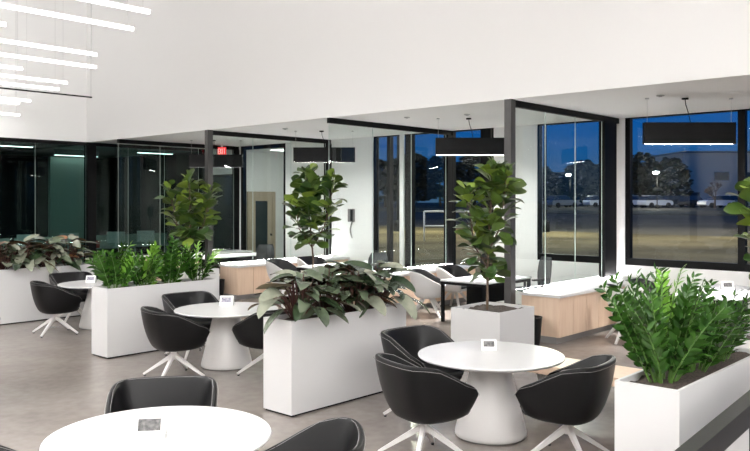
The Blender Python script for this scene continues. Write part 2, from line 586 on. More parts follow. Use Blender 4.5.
# ================================================================== HALL LIGHTS
def light_line(x_end, y, z, label, L=1.83, tube='tube_low'):
    t = thing('linear_light', label, 'ceiling light', (x_end, y, z), 0, 'light lines under the hall ceiling')
    MB().box(-L + 0.02, -0.02, -0.022, -0.02, 0.02, 0.022).build('diffuser', M[tube], t)
    MB().box(-L, -0.022, -0.025, -L + 0.02, 0.022, 0.034).box(-0.02, -0.022, -0.025, 0, 0.022, 0.034).box(-L + 0.02, -0.006, 0.022, -0.02, 0.006, 0.034).build('housing', M['wmetal'], t)
    for q in (-L + 0.1, -0.1):
        MB().tube([(q, 0, 0.03), (q, 0, ZC - z)], 0.0016, 5).build('wire', M['wire'], t)
    return t

ZL = 4.45
ends = [(5.19, 8.44, 'white light line highest in the photo, cut by its top edge'),
        (5.56, 9.44, 'white light line, second one down from the top edge'),
        (6.15, 11.53, 'white light line, upper of the close pair ending over the far planter'),
        (6.72, 12.63, 'white light line, lower of the close pair ending over the far planter'),
        (5.94, 13.75, 'white light line, short stretch in view just above the unlit black line'),
        (7.24, 14.74, 'white light line just above the black line, upper of two'),
        (7.55, 15.73, 'white light line just above the black line, lower of two'),
        (7.98, 18.06, 'white light line under the black line, uppermost of the far cluster'),
        (8.02, 18.75, 'white light line under the black line, middle of the far cluster'),
        (4.30, 10.45, 'white light line of which only the end shows at the left edge')]
for x, y, lb in ends:
    light_line(x, y, ZL, lb)
light_line(8.12, 18.95, 4.20, 'white light line lowest of the far cluster over the black glass')
def in_frame(x, y, z):
    c_, s_ = 0.73996, 0.67265
    d = x * c_ + y * s_; l = x * s_ - y * c_
    if d < 0.5:
        return False
    px, py = 375 + l / d * 777, 200 + (2.15 - z) * 777 / d
    return -12 < px < 760 and -14 < py < 460
extra = 0  # unseen light lines added out of view to brighten the hall
yy = -7.0
row = 0
while yy < 19.2:
    xx = -2.6 + (row % 2) * 0.6
    while xx < (5.2 + 0.29 * (yy - 8.44) if yy > 0.5 else 6.6) and yy < 15.5:
        if not (in_frame(xx, yy, ZL) or in_frame(xx - 1.83, yy, ZL) or in_frame(xx - 0.9, yy, ZL)):
            light_line(xx, yy, ZL + (0.0, 0.5, 1.0, 0.25, 0.75)[extra % 5], 'white light line of the hall outside the camera view', tube='tube')
            extra += 1
        xx += 2.3
    yy += 1.35
    row += 1
# the thin unlit black line
t = thing('pendant_rail', 'thin unlit black rail hung by a wire below the white light lines', 'rail', (8.54, 16.27, ZL - 0.02))
MB().box(-4.2, -0.012, -0.015, 0, 0.012, 0.015).build('bar', M['black'], t)
MB().tube([(-0.02, 0, 0.01), (-0.02, 0, ZC - ZL + 0.02)], 0.004, 5).build('wire', M['wire'], t)
MB().tube([(-4.0, 0, 0.01), (-4.0, 0, ZC - ZL + 0.02)], 0.004, 5).build('wire', M['wire'], t)

# ================================================================== OFFICE PENDANTS
def make_pendant(label, loc):
    t = thing('linear_pendant', label, 'pendant light', (loc[0], loc[1], 0), math.atan2(-0.73996, 0.67265), 'black box pendants in the offices')
    L, W, z0, z1 = 1.36, 0.11, 2.985, 3.31
    b = MB()
    b.box(-L / 2, -W / 2, z0, L / 2, -W / 2 + 0.012, z1).box(-L / 2, W / 2 - 0.012, z0, L / 2, W / 2, z1)
    b.box(-L / 2, -W / 2 + 0.012, z0, -L / 2 + 0.012, W / 2 - 0.012, z1).box(L / 2 - 0.012, -W / 2 + 0.012, z0, L / 2, W / 2 - 0.012, z1)
    b.box(-L / 2 + 0.012, -W / 2 + 0.012, z1 - 0.012, L / 2 - 0.012, W / 2 - 0.012, z1)
    b.build('shade', M['black'], t)
    MB().box(-L / 2 + 0.014, -W / 2 + 0.014, z0 + 0.004, L / 2 - 0.014, W / 2 - 0.014, z0 + 0.03).build('diffuser', M['led'], t)
    for q in (-L / 2 + 0.05, L / 2 - 0.05):
        MB().tube([(q, 0, z1), (q, 0, ZS)], 0.003, 5).lathe([(0.03, ZS - 0.02), (0.03, ZS - 0.001)], 12, (q, 0)).build('hanging_wire', M['wire'], t)
    MB().tube([(0.02, 0, z1), (0.0, 0.01, z1 + 0.12), (-0.05, 0, ZS - 0.1), (-0.06, 0, ZS - 0.01)], 0.006, 6).lathe([(0.05, ZS - 0.025), (0.05, ZS - 0.001)], 14, (-0.06, 0)).build('power_cord', M['black'], t)
    l = bpy.data.lights.new('pendant_beam', 'SPOT')
    l.energy = DESK_SPOT; l.color = (1.0, 0.97, 0.94); l.spot_size = math.radians(64); l.spot_blend = 1.0; l.shadow_soft_size = 0.08
    lo = bpy.data.objects.new('pendant_beam', l); COL.objects.link(lo); lo.parent = t; lo.location = (0, 0, z0 - 0.01)
    return t
pend = make_pendant('black box pendant before the blue window, over the office desk at the right', (11.78, 4.35))
dup(pend, (11.95, 8.42, 0), pend.rotation_euler.z, 'black box pendant beside the dark post, over the black framed desk')
dup(pend, (11.95, 12.38, 0), pend.rotation_euler.z, 'black box pendant above the middle fig tree')
dup(pend, (11.95, 16.35, 0), pend.rotation_euler.z, 'black box pendant beside the red exit sign')

# downlights in the office ceiling
def downlight(x, y, label):
    t = thing('recessed_downlight', label, 'downlight', (x, y, ZS), 0, 'small discs in the office ceiling')
    MB().lathe([(0.028, -0.02), (0.055, -0.014), (0.06, -0.001)], 18).build('ring', M['grey'], t)
    MB().lathe([(0.026, -0.024), (0.026, -0.019)], 14).build('lens', M['plinth'], t)
for x, y, lb in ((11.2, 4.55, 'small grey ceiling disc left of the right-hand pendant canopy'),
                 (11.35, 8.1, 'small grey ceiling disc in front of the pendant beside the dark post'),
                 (11.0, 9.2, 'small grey ceiling disc nearest the middle partition header'),
                 (11.0, 12.6, 'small grey ceiling disc above the middle pendant')):
    downlight(x, y, lb)

# exit sign
t = thing('exit_sign', 'red exit sign hanging from the office ceiling beside the dark post', 'sign', (12.95, 17.45, 3.5), math.radians(-58))
t.scale = (0.8, 0.8, 1.0)
MB().bbox(-0.15, -0.02, -0.14, 0.15, 0.02, 0.1, 0.006).build('panel', M['red'], t)
MB().box(-0.03, -0.015, 0.1, 0.03, 0.015, ZS - 3.501).build('mount', M['wmetal'], t)
b = MB()
def letter(b, ch, x, w, h, t_, y0, y1, zb):
    S = {'E': [(0, 0, t_, h), (t_, 0, w, t_), (t_, h / 2 - t_ / 2, w * .85, h / 2 + t_ / 2), (t_, h - t_, w, h)],
         'I': [(w / 2 - t_ / 2, 0, w / 2 + t_ / 2, h)], 'T': [(w / 2 - t_ / 2, 0, w / 2 + t_ / 2, h - t_), (0, h - t_, w, h)]}
    if ch == 'X':
        b.beam((x, (y0 + y1) / 2, zb), (x + w, (y0 + y1) / 2, zb + h), abs(y1 - y0), t_)
        b.beam((x + w, (y0 + y1) / 2, zb), (x, (y0 + y1) / 2, zb + h), abs(y1 - y0) * 0.98, t_)
        return
    for x0, z0, x1, z1 in S[ch]:
        b.box(x + x0, y0, zb + z0, x + x1, y1, zb + z1)
for k, ch in enumerate('EXIT'):
    letter(b, ch, -0.125 + k * 0.065, 0.05, 0.15, 0.016, -0.024, -0.0205, -0.09)
b.build('lettering', M['exitletter'], t)
b = MB()
b.box(XW, 18.0, 0, XW + 0.08, 18.08, 2.9).box(XW, YE - 0.08, 0, XW + 0.08, YE, 2.9).box(XW, 18.08, 2.82, XW + 0.08, YE - 0.08, 2.9)
d1 = struct(b.build('door_1', M['black']))
MB().box(XW + 0.03, 18.08, 0.01, XW + 0.06, YE - 0.08, 2.82).build('door_leaf', mat('black_glass', (0.008, 0.012, 0.014), 0.05), d1)
MB().box(XW - 0.04, 18.15, 0.95, XW - 0.02, 18.18, 1.25).box(XW - 0.02, 18.155, 0.97, XW + 0.03, 18.175, 0.99).box(XW - 0.02, 18.155, 1.21, XW + 0.03, 18.175, 1.23).build('handle', M['chrome'], d1)

# wooden door of the corridor behind the glass
b = MB()
xa, xb = 15.42, 16.56
b.box(xa, YE - 0.06, 0, xa + 0.12, YE - 0.001, 2.42).box(xb - 0.12, YE - 0.06, 0, xb, YE - 0.001, 2.42).box(xa + 0.12, YE - 0.06, 2.27, xb - 0.12, YE - 0.001, 2.42)
d2 = struct(b.build('door_2', M['doorwood']))
b = MB()
xa += 0.12; xb -= 0.12
b.box(xa, YE - 0.05, 0.01, xa + 0.2, YE - 0.01, 2.27).box(xb - 0.2, YE - 0.05, 0.01, xb, YE - 0.01, 2.27).box(xa + 0.2, YE - 0.05, 0.01, xb - 0.2, YE - 0.01, 0.3).box(xa + 0.2, YE - 0.05, 2.12, xb - 0.2, YE - 0.01, 2.27)
b.build('door_leaf', M['doorwood'], d2)
MB().box(xa + 0.2, YE - 0.035, 0.3, xb - 0.2, YE - 0.02, 2.12).build('pane', mat('door_glass_dark', (0.02, 0.035, 0.04), 0.08), d2)
MB().box(xb - 0.1, YE - 0.09, 1.0, xb - 0.05, YE - 0.05, 1.06).build('handle', M['plastic'], d2)
t = thing('ceiling_panel_light', 'flat white ceiling light of the corridor with the wooden door', 'ceiling light', (15.5, 17.2, ZS))
MB().box(-0.6, -0.6, -0.05, 0.6, 0.6, -0.001).build('housing', M['wmetal'], t)
MB().box(-0.57, -0.57, -0.058, 0.57, 0.57, -0.051).build('diffuser', M['ceilpanel'], t)
# strip lamps that wash the pale wall of the dark office
t = thing('strip_light', 'strip lamp washing the top of the pale green wall behind the dark glass', 'ceiling light', (11.42, 22.7, 3.5))
MB().box(-0.7, -0.03, 0.0, 0.7, 0.03, 0.179).build('housing', M['grey'], t)
MB().box(-0.68, -0.025, -0.012, 0.68, 0.025, -0.001).build('diffuser', M['lampdim'], t)

# ================================================================== TABLES
def make_table(label, loc):
    t = thing('round_table', label, 'table', (loc[0], loc[1], 0), 0, 'round white tables of the hall')
    R = 0.665
    pr = [(R - 0.035, 0.712), (R - 0.012, 0.718), (R - 0.002, 0.728), (R, 0.734), (R - 0.003, 0.740), (R - 0.008, 0.742)]
    MB().lathe(pr, 64).build('tabletop', M['top'], t)
    MB().lathe([(0.320, 0.012), (0.326, 0.02), (0.324, 0.05), (0.292, 0.18), (0.252, 0.34), (0.212, 0.50), (0.176, 0.65), (0.166, 0.712)], 48).build('pedestal', M['wmetal'], t)
    MB().lathe([(0.31, 0.0), (0.31, 0.012)], 40).build('foot_ring', M['plinth'], t)
    return t
T = {1: (2.58, 4.09), 2: (6.16, 8.20), 3: (6.60, 12.31), 4: (5.97, 4.0)}
tb = make_table('round white pedestal table nearest the viewer, cut by the bottom edge', T[1])
dup(tb, (*T[4], 0), 0, 'round white pedestal table standing before the square tree planter')
dup(tb, (*T[2], 0), 0, 'round white pedestal table between the green feathery planter and the grey-leaved one')
dup(tb, (*T[3], 0), 0, 'round white pedestal table farthest off, half behind the green feathery planter')

# ================================================================== TUB CHAIRS
def lerp(a, b, t): return a + (b - a) * t
def chair_rim():
    """half outline (x>=0) from arm tip to back centre: x, y(forward +), z, outward lean factor"""
    return [(0.285, 0.320, 0.560), (0.318, 0.270, 0.625), (0.338, 0.160, 0.672), (0.350, 0.040, 0.742), (0.353, -0.085, 0.812),
            (0.342, -0.205, 0.838), (0.292, -0.285, 0.842), (0.200, -0.318, 0.843), (0.090, -0.330, 0.843), (0.0, -0.333, 0.843)]
def chair_bot():
    return [(0.200, 0.270, 0.372), (0.226, 0.220, 0.360), (0.240, 0.125, 0.354), (0.245, 0.020, 0.352), (0.236, -0.070, 0.352),
            (0.212, -0.140, 0.354), (0.166, -0.182, 0.356), (0.110, -0.204, 0.358), (0.055, -0.212, 0.359), (0.0, -0.214, 0.359)]
def full(h):
    return h[:-1] + [h[-1]] + [(-x, y, z) for x, y, z in h[-2::-1]]
def make_chair(label, loc, rz, shell_m, inner_m, legs_m, group, seam=True, wooden=False):
    t = thing('tub_chair', label, 'chair', (loc[0], loc[1], 0), rz, group)
    rim, bot = full(chair_rim()), full(chair_bot())
    n = len(rim)
    lay = []
    def mid(t_, bulge):
        out = []
        for (rx, ry, rz_), (bx, by, bz) in zip(rim, bot):
            x, y, z = lerp(bx, rx, t_), lerp(by, ry, t_), lerp(bz, rz_, t_ ** 1.08)
            L = math.hypot(x, y) or 1
            out.append((x + x / L * bulge, y + (y / L * bulge if y < 0.15 else 0), z))
        return out
    lay.append([(x * 0.80, y * 0.80, z - 0.018) for x, y, z in bot])
    lay.append(mid(0.02, 0.0)); lay.append(mid(0.22, 0.022)); lay.append(mid(0.5, 0.030)); lay.append(mid(0.8, 0.016))
    lay.append(mid(0.97, 0.003))
    th = 0.036
    def inset(ring, d, dz):
        out = []
        for k, (x, y, z) in enumerate(ring):
            a = ring[max(k - 1, 0)]; b = ring[min(k + 1, n - 1)]
            tx, ty = b[0] - a[0], b[1] - a[1]
            L = math.hypot(tx, ty) or 1
            out.append((x + ty / L * d, y - tx / L * d, z + dz))
        return out
    # the rim runs from +x arm round the back to -x arm; inside is to its left
    lay.append(inset(rim, -0.006 * -1, 0.006))
    sgn = 1
    test = inset(rim, 0.03, 0)
    if abs(test[3][0]) > abs(rim[3][0]):
        sgn = -1
    lay[-1] = inset(rim, sgn * 0.006, 0.006)
    out_layers = len(lay)
    lay.append(inset(rim, sgn * (th - 0.006), 0.006))
    lay.append(inset(mid(0.97, 0.0), sgn * th, 0))
    lay.append(inset(mid(0.62, 0.004), sgn * (th + 0.006), 0))
    lay.append([(x, y, 0.43) for x, y, z in inset(mid(0.25, 0.0), sgn * (th + 0.004), 0)])
    b = MB()
    b.smooth = True
    ids = [[b.vert(p) for p in ring] for ring in lay]
    for j in range(len(lay) - 1):
        b.cur = 0 if j < out_layers - 1 else 1
        for k in range(n - 1):
            b.face([ids[j][k], ids[j + 1][k], ids[j + 1][k + 1], ids[j][k + 1]])
    # arm ends
    b.cur = 0
    for k in (0, n - 1):
        q = [ids[j][k] for j in range(len(lay))]
        m_ = len(q)
        for j in range(m_ // 2 - 0):
            a0, a1, c0, c1 = q[j], q[j + 1], q[m_ - 1 - j], q[m_ - 2 - j]
            if len({a0, a1, c0, c1}) < 4:
                if len({a0, a1, c0}) == 3:
                    b.face([a0, a1, c0] if k else [a0, c0, a1])
                break
            b.face([a0, a1, c1, c0] if k else [a0, c0, c1, a1])
    # underside and front lip
    b.face(ids[0])
    f0, f1 = ids[1][0], ids[1][-1]
    b.face([ids[0][0], ids[0][-1], f1, f0])
    fl0 = b.vert((0.225, 0.300, 0.425)); fl1 = b.vert((-0.225, 0.300, 0.425))
    b.face([f0, f1, fl1, fl0])
    b.face([fl0, fl1, ids[-1][-1], ids[-1][0]])
    # seat platform
    b.cur = 1
    b.face([i for i in ids[-1]][::-1])
    sh = b.build('shell', [shell_m, inner_m], t)
    md = sh.modifiers.new('sub', 'SUBSURF'); md.levels = 1; md.render_levels = 2
    # cushion
    cu = MB(); cu.smooth = True
    ol = [(0.228, 0.298), (0.262, 0.135), (0.266, -0.02), (0.24, -0.145), (0.168, -0.218), (0, -0.24)]
    ol = ol + [(-x, y) for x, y in ol[-2::-1]]
    rings = [(0.97, 0.425), (1.0, 0.445), (1.0, 0.468), (0.94, 0.482), (0.6, 0.490)]
    ci = [[cu.vert((x * s, 0.02 + (y - 0.02) * s, z)) for x, y in ol] for s, z in rings]
    for j in range(len(rings) - 1):
        for k in range(len(ol)):
            k2 = (k + 1) % len(ol)
            cu.face([ci[j][k], ci[j + 1][k], ci[j + 1][k2], ci[j][k2]])
    cu.face(ci[0]); cu.face(ci[-1][::-1])
    cu.build('seat_cushion', inner_m, t)
    if seam:
        s = MB()
        ring = inset(rim, sgn * 0.004, -0.004)
        ring2 = inset(rim, sgn * (th - 0.003), 0.001)
        s.tube([(x * 1.002, y * 1.002, z - 0.004) for x, y, z in mid(0.96, 0.006)], 0.0017, 5)
        s.tube([(x, y, z - 0.001) for x, y, z in ring2], 0.0017, 5)
        s.build('piping', M['stitch'], t)
    if wooden:
        MB().lathe([(0.13, 0.325), (0.14, 0.335), (0.14, 0.352)], 20).build('swivel_plate', legs_m, t)
        for sx, sy in ((1, 1), (-1, 1), (-1, -1), (1, -1)):
            MB().beam((0.07 * sx, 0.07 * sy, 0.34), (0.27 * sx, 0.27 * sy, 0.0), 0.055, 0.05, 0.028, 0.028).build('leg', legs_m, t)
    else:
        MB().lathe([(0.10, 0.325), (0.10, 0.338)], 20).lathe([(0.026, 0.215), (0.034, 0.23), (0.034, 0.30), (0.045, 0.325)], 20).build('column', legs_m, t)
        for k in range(4):
            a = PI / 4 + k * PI / 2
            c_, s_ = math.cos(a), math.sin(a)
            lg = MB().beam((0.015 * c_, 0.015 * s_, 0.265), (0.365 * c_, 0.365 * s_, 0.025), 0.036, 0.050, 0.024, 0.022).build('leg', legs_m, t)
            MB().lathe([(0.013, 0.0), (0.015, 0.013)], 10, (0.35 * c_, 0.35 * s_)).build('glide', M['plastic'], lg)
    return t
GR = 'black tub chairs at the round tables'
D = math.radians
# rz turns local +Y (front of the chair) ; heading h means front points along (cos h, sin h)
def head(h): return D(h - 90)
ch = make_chair('black tub chair seen from behind, left of the table before the square planter', (5.06, 4.05), head(-18), M['leather'], M['leather'], M['wmetal'], GR)
ch.scale = (1.07, 1.07, 1.0)
dup(ch, (5.84, 3.15, 0), head(98), 'black tub chair just left of the planter in the right-hand corner')
dup(ch, (6.02, 4.83, 0), head(-95), 'black tub chair against the grey-leaved planter, behind the table before the square planter')
dup(ch, (3.01, 4.74, 0), head(-128), 'black tub chair facing the viewer across the nearest round table')
dup(ch, (2.93, 3.22, 0), head(135), 'black tub chair at the right of the nearest table, only its back in view')
dup(ch, (1.66, 4.55, 0), head(-20), 'black tub chair at the left bottom corner, almost wholly out of view')
dup(ch, (5.34, 8.16, 0), head(-12), 'black tub chair seen from behind at the left of the middle table')
dup(ch, (6.25, 9.08, 0), head(-95), 'black tub chair against the green feathery planter, behind the middle table')
dup(ch, (6.22, 7.42, 0), head(100), 'black tub chair at the middle table, half hidden by the grey-leaved planter')
dup(ch, (5.78, 12.2, 0), head(-12), 'black tub chair seen from behind at the left of the farthest table')
dup(ch, (6.60, 13.22, 0), head(-95), 'black tub chair against the far left planter, behind the farthest table')
dup(ch, (6.56, 11.50, 0), head(100), 'black tub chair at the farthest table, nearly hidden by the green feathery planter')

dup(ch, (3.24, 9.0, 0), head(150), 'black tub chair of which only a sliver shows at the left edge')

# two-tone office guest chairs
GO = 'two-tone guest chairs in the offices'
oc = make_chair('white shell guest chair with black inside, left of the black framed desk', (11.35, 9.0), head(-60), M['white'], M['leather'], M['wmetal'], GO, False, True)
dup(oc, (12.45, 9.18, 0), head(-85), 'white shell guest chair behind the black framed desk, half behind the fig tree')
dup(oc, (11.15, 12.85, 0), head(-70), 'white shell guest chair beside the middle fig tree trunk, left of it')
dup(oc, (12.2, 12.98, 0), head(-88), 'white shell guest chair behind the middle fig tree trunk, right of it')
dup(oc, (11.35, 5.10, 0), head(-50), 'white shell guest chair at the end of the front wood counter')
dup(oc, (12.3, 5.20, 0), head(-85), 'white shell guest chair below the window, behind the front green plant')
dup(oc, (11.7, 2.95, 0), head(95), 'white shell guest chair on the near side of the right-hand desk')

# ================================================================== DESKS
def make_desk(label, loc, sx, sy, legs_m, panel=True, white_edge=False):
    t = thing('office_desk', label, 'desk', (loc[0], loc[1], 0), 0, 'white desks in the offices')
    MB().bbox(0, 0, 0.715, sx, sy, 0.742, 0.004).build('desktop', M['top'], t)
    b = MB()
    b.box(0.01, 0.01, 0.665, sx - 0.01, 0.05, 0.714).box(0.01, sy - 0.05, 0.665, sx - 0.01, sy - 0.01, 0.714)
    b.box(0.01, 0.05, 0.665, 0.05, sy - 0.05, 0.714).box(sx - 0.05, 0.05, 0.665, sx - 0.01, sy - 0.05, 0.714)
    b.build('frame', legs_m, t)
    for x in (0.01, sx - 0.06):
        for y in (0.01, sy - 0.06):
            MB().box(x, y, 0, x + 0.05, y + 0.05, 0.664).build('leg', legs_m, t)
    if panel:
        MB().box(0.10, sy * 0.45, 0.30, sx - 0.10, sy * 0.45 + 0.02, 0.66).build('modesty_panel', legs_m, t)
    return t
make_desk('white topped desk on a black frame, seen past the square tree planter', (10.95, 7.45), 1.5, 0.95, M['black'])
make_desk('white topped desk in the office behind the grey-leaved planter', (11.1, 11.6), 2.2, 0.75, M['black'])
make_desk('white topped desk in the office with the wooden door behind', (11.1, 15.65), 2.2, 0.85, M['black'])
make_desk('white topped desk under the big window at the right', (11.5, 3.58), 2.0, 0.95, M['black'])
def make_task_chair(label, loc, rz):
    t = thing('task_chair', label, 'chair', (loc[0], loc[1], 0), rz, 'black swivel task chairs')
    b = MB(); b.smooth = True
    # backrest: a curved, rounded slab
    W = [(0.45, 0.17), (0.55, 0.21), (0.75, 0.235), (0.95, 0.22), (1.06, 0.17)]
    front, back = [], []
    for z, hw in W:
        rowf, rowb = [], []
        for k in range(7):
            x = -hw + 2 * hw * k / 6
            y = -0.24 - 0.04 * (1 - (x / 0.24) ** 2) - 0.10 * (z - 0.45)
            rowf.append(b.vert((x, y + 0.012, z))); rowb.append(b.vert((x, y - 0.016, z)))
        front.append(rowf); back.append(rowb)
    for j in range(len(W) - 1):
        for k in range(6):
            b.face([front[j][k], front[j + 1][k], front[j + 1][k + 1], front[j][k + 1]])
            b.face([back[j][k], back[j][k + 1], back[j + 1][k + 1], back[j + 1][k]])
        b.face([front[j][0], back[j][0], back[j + 1][0], front[j + 1][0]])
        b.face([front[j][6], front[j + 1][6], back[j + 1][6], back[j][6]])
    for k in range(6):
        b.face([front[0][k], front[0][k + 1], back[0][k + 1], back[0][k]])
        b.face([front[-1][k], back[-1][k], back[-1][k + 1], front[-1][k + 1]])
    b.build('backrest', M['mesh'], t)
    MB().bbox(-0.24, -0.22, 0.42, 0.24, 0.25, 0.49, 0.025).build('seat', M['mesh'], t)
    MB().beam((0, -0.12, 0.41), (0, -0.32, 0.45), 0.06, 0.025).beam((0, -0.315, 0.44), (0, -0.33, 0.72), 0.06, 0.02).build('back_support', M['plastic'], t)
    for s in (-1, 1):
        MB().beam((0.26 * s, 0, 0.43), (0.29 * s, -0.02, 0.64), 0.04, 0.03).bbox(0.26 * s - 0.03, -0.14, 0.64, 0.26 * s + 0.05, 0.12, 0.67, 0.008).box(min(0.2 * s, 0.28 * s), -0.03, 0.405, max(0.2 * s, 0.28 * s), 0.03, 0.43).build('armrest', M['plastic'], t)
    MB().lathe([(0.03, 0.10), (0.03, 0.41), (0.09, 0.415)], 16).build('column', M['plastic'], t)
    for k in range(5):
        a = k * 2 * PI / 5 + 0.3
        lg = MB().beam((0.02 * math.cos(a), 0.02 * math.sin(a), 0.12), (0.30 * math.cos(a), 0.30 * math.sin(a), 0.085), 0.05, 0.04, 0.03, 0.025).build('leg', M['plastic'], t)
        MB().lathe([(0.02, 0.0), (0.028, 0.03), (0.02, 0.075)], 10, (0.29 * math.cos(a), 0.29 * math.sin(a))).build('caster', M['plastic'], lg)
    return t
tc = make_task_chair('black mesh task chair by the white sill wall, seen through the nearest glass partition', (12.9, 7.72), head(150))
dup(tc, (12.1, 11.1, 0), head(70), 'black mesh task chair in front of the window behind the grey-leaved planter')
dup(tc, (12.45, 15.15, 0), head(70), 'black mesh task chair in front of the wooden door')

# ================================================================== COUNTERS
def counter(y0, y1, lab, where):
    """four oak cabinets in a row under one white worktop"""
    xs, xe = 10.38, 13.78
    n = 4
    w_ = (xe - xs) / n
    nth = ['first', 'second', 'third', 'last']
    for k in range(n):
        x0 = xs + k * w_
        t = thing('wood_cabinet', 'light oak cabinet, %s from the hall end %s' % (nth[k], where), 'cabinet', (x0, y0, 0), 0, 'oak cabinets under ' + lab)
        MB().box(0.001, 0.022, 0.10, w_ - 0.001, y1 - y0 - 0.005, 0.688).build('carcass', M['wood'], t)
        MB().box(0.001, 0.05, 0, w_ - 0.001, y1 - y0 - 0.02, 0.099).build('plinth', M['plinth'], t)
        for q in (0, 1):
            MB().box(q * w_ / 2 + 0.004, 0.0, 0.10, (q + 1) * w_ / 2 - 0.004, 0.021, 0.684).build('door', M['wood'], t)
    tag(MB().bbox(xs - 0.03, y0 - 0.03, 0.69, xe + 0.03, y1, 0.732, 0.004).build('worktop', M['quartz']), 'long white worktop ' + lab.replace('the ', 'over the ', 1) + ' cabinets', 'worktop')
    if y0 > 17:
        return
    t = thing('strip_light', 'slim light strip along the back edge of the worktop ' + where.replace('of the counter', ''), 'light strip', (xs, y1 - 0.05, 0.732), 0, 'light strips on the worktops')  # added fill light for the office ceiling, no known lamp stands here
    MB().box(0, -0.015, 0.001, xe - xs, 0.015, 0.012).build('channel', M['wmetal'], t)
    MB().box(0.01, -0.013, 0.0121, xe - xs - 0.01, 0.013, 0.018).build('diffuser', M['strip'], t)
counter(5.74, 6.39, 'the front counter', 'of the counter by the big window')
counter(9.62, 10.28, 'the middle counter', 'of the counter behind the two-tone chairs')
counter(13.42, 14.06, 'the rear counter', 'of the counter behind the middle fig tree')
counter(17.2, 17.84, 'the farthest counter', 'of the counter behind the farthest fig tree')

# waste bins
def make_bin(label, loc):
    t = thing('waste_bin', label, 'bin', (loc[0], loc[1], 0), 0, 'black waste bins')
    MB().lathe([(0.11, 0.0), (0.115, 0.02), (0.145, 0.40), (0.15, 0.41), (0.15, 0.425), (0.140, 0.425), (0.11, 0.03)], 24).build('body', M['plastic'], t)
    return t
bn = make_bin('black waste bin between the square planter and the front counter', (10.08, 6.02))
dup(bn, (10.17, 13.85, 0), 0, 'black waste bin at the end of the rear counter, past the green feathery planter')

# wood bench in front of the first office
t = thing('wood_bench', 'low light oak bench behind the right-hand planter', 'bench', (7.35, 3.4, 0))
MB().bbox(-0.30, -1.3, 0.36, 0.24, 1.02, 0.45, 0.004).build('seat', M['wood'], t)
for y in (-1.05, 0.78):
    MB().box(-0.2, y - 0.03, 0, 0.16, y + 0.03, 0.359).build('leg', M['grey'], t)

# railing at the lower right
t = thing('stair_rail', 'charcoal handrail crossing the bottom right corner', 'railing', (0, 0, 0))
A, B_ = Vector((3.2, 1.40, 0.893)), Vector((6.2, 1.40, 1.118))
MB().beam(A, B_, 0.085, 0.035).build('handrail', M['rail'], t)
dz = Vector((0, 0, -0.075))
MB().beam(A + dz, B_ + dz, 0.05, 0.10).build('lower_bar', M['rail'], t)
for q in (0.08, 0.5, 0.95):
    c0 = A.lerp(B_, q)
    MB().box(c0.x - 0.02, c0.y - 0.02, 0, c0.x + 0.02, c0.y + 0.02, c0.z - 0.12).build('post', M['rail'], t)
b = MB()
i = len(b.v)
for y in (1.392, 1.408):
    b.v += [(A.x + 0.05, y, 0.02), (B_.x - 0.05, y, 0.02), (B_.x - 0.05, y, B_.z - 0.14), (A.x + 0.05, y, A.z - 0.14)]
for q in ((0, 1, 2, 3), (7, 6, 5, 4), (0, 4, 5, 1), (1, 5, 6, 2), (2, 6, 7, 3), (3, 7, 4, 0)):
    b.face([i + k for k in q], False)
b.build('infill_panel', M['grey'], t)

# ================================================================== SMALL THINGS ON TABLES
def tent(label, loc, rz, m, s=1.0):
    t = thing('tent_card', label, 'table sign', loc, rz, 'folded cards on the tables')
    w_, h, d_ = 0.14 * s, 0.10 * s, 0.045 * s
    b = MB()
    b.v += [(-w_ / 2, -d_, 0), (w_ / 2, -d_, 0), (w_ / 2, 0, h), (-w_ / 2, 0, h), (w_ / 2, d_, 0), (-w_ / 2, d_, 0),
            (-w_ / 2, -d_ + .004, 0), (w_ / 2, -d_ + .004, 0), (w_ / 2, 0, h - .008), (-w_ / 2, 0, h - .008), (w_ / 2, d_ - .004, 0), (-w_ / 2, d_ - .004, 0)]
    for q in ((0, 1, 2, 3), (3, 2, 4, 5), (7, 6, 9, 8), (8, 9, 11, 10), (1, 7, 8, 2), (2, 8, 10, 4), (6, 0, 3, 9), (9, 3, 5, 11), (0, 6, 7, 1), (10, 11, 5, 4)):
        b.face(q, False)
    b.build('card', M['paper'], t)
    # printed picture on the front slope
    p_ = MB()
    u = Vector((0, d_, h)).normalized(); nn = Vector((0, -h, d_)).normalized()
    o_ = Vector((0, -d_, 0)) + nn * 0.0006
    pts = [o_ + Vector((-w_ * .36, 0, 0)) + u * h * .38, o_ + Vector((w_ * .36, 0, 0)) + u * h * .38, o_ + Vector((w_ * .36, 0, 0)) + u * h * .92, o_ + Vector((-w_ * .36, 0, 0)) + u * h * .92]
    ids = [p_.vert(q) for q in pts] + [p_.vert(q + nn * 0.0006) for q in pts]
    for q in ((3, 2, 1, 0), (4, 5, 6, 7), (0, 1, 5, 4), (1, 2, 6, 5), (2, 3, 7, 6), (3, 0, 4, 7)):
        p_.face([ids[k] for k in q], False)
    p_.build('printed_picture', m, t)
    return t
tent('white folded card with dark print on the nearest round table', (2.52, 4.10, 0.7425), D(-40), M['ink'], 1.3)
tent('white folded card with dark print on the table before the square planter', (6.12, 4.12, 0.7425), D(-52), M['ink'])
tent('white folded card with violet print on the middle round table', (6.35, 8.45, 0.7425), D(-50), M['ink2'], 1.3)
tent('white folded card on the farthest round table', (6.55, 12.5, 0.7425), D(-50), M['ink2'], 1.2)
tent('white folded card with dark print on the desk under the big window', (12.75, 4.12, 0.7425), D(-50), M['ink'], 1.35)
tag(MB().bbox(-0.08, -0.05, 0, 0.08, 0.05, 0.02, 0.005).build('desk_pad', M['grey'], None, (13.0, 3.92, 0.7425)), 'small grey pad beside the folded card on the desk under the window', 'pad')

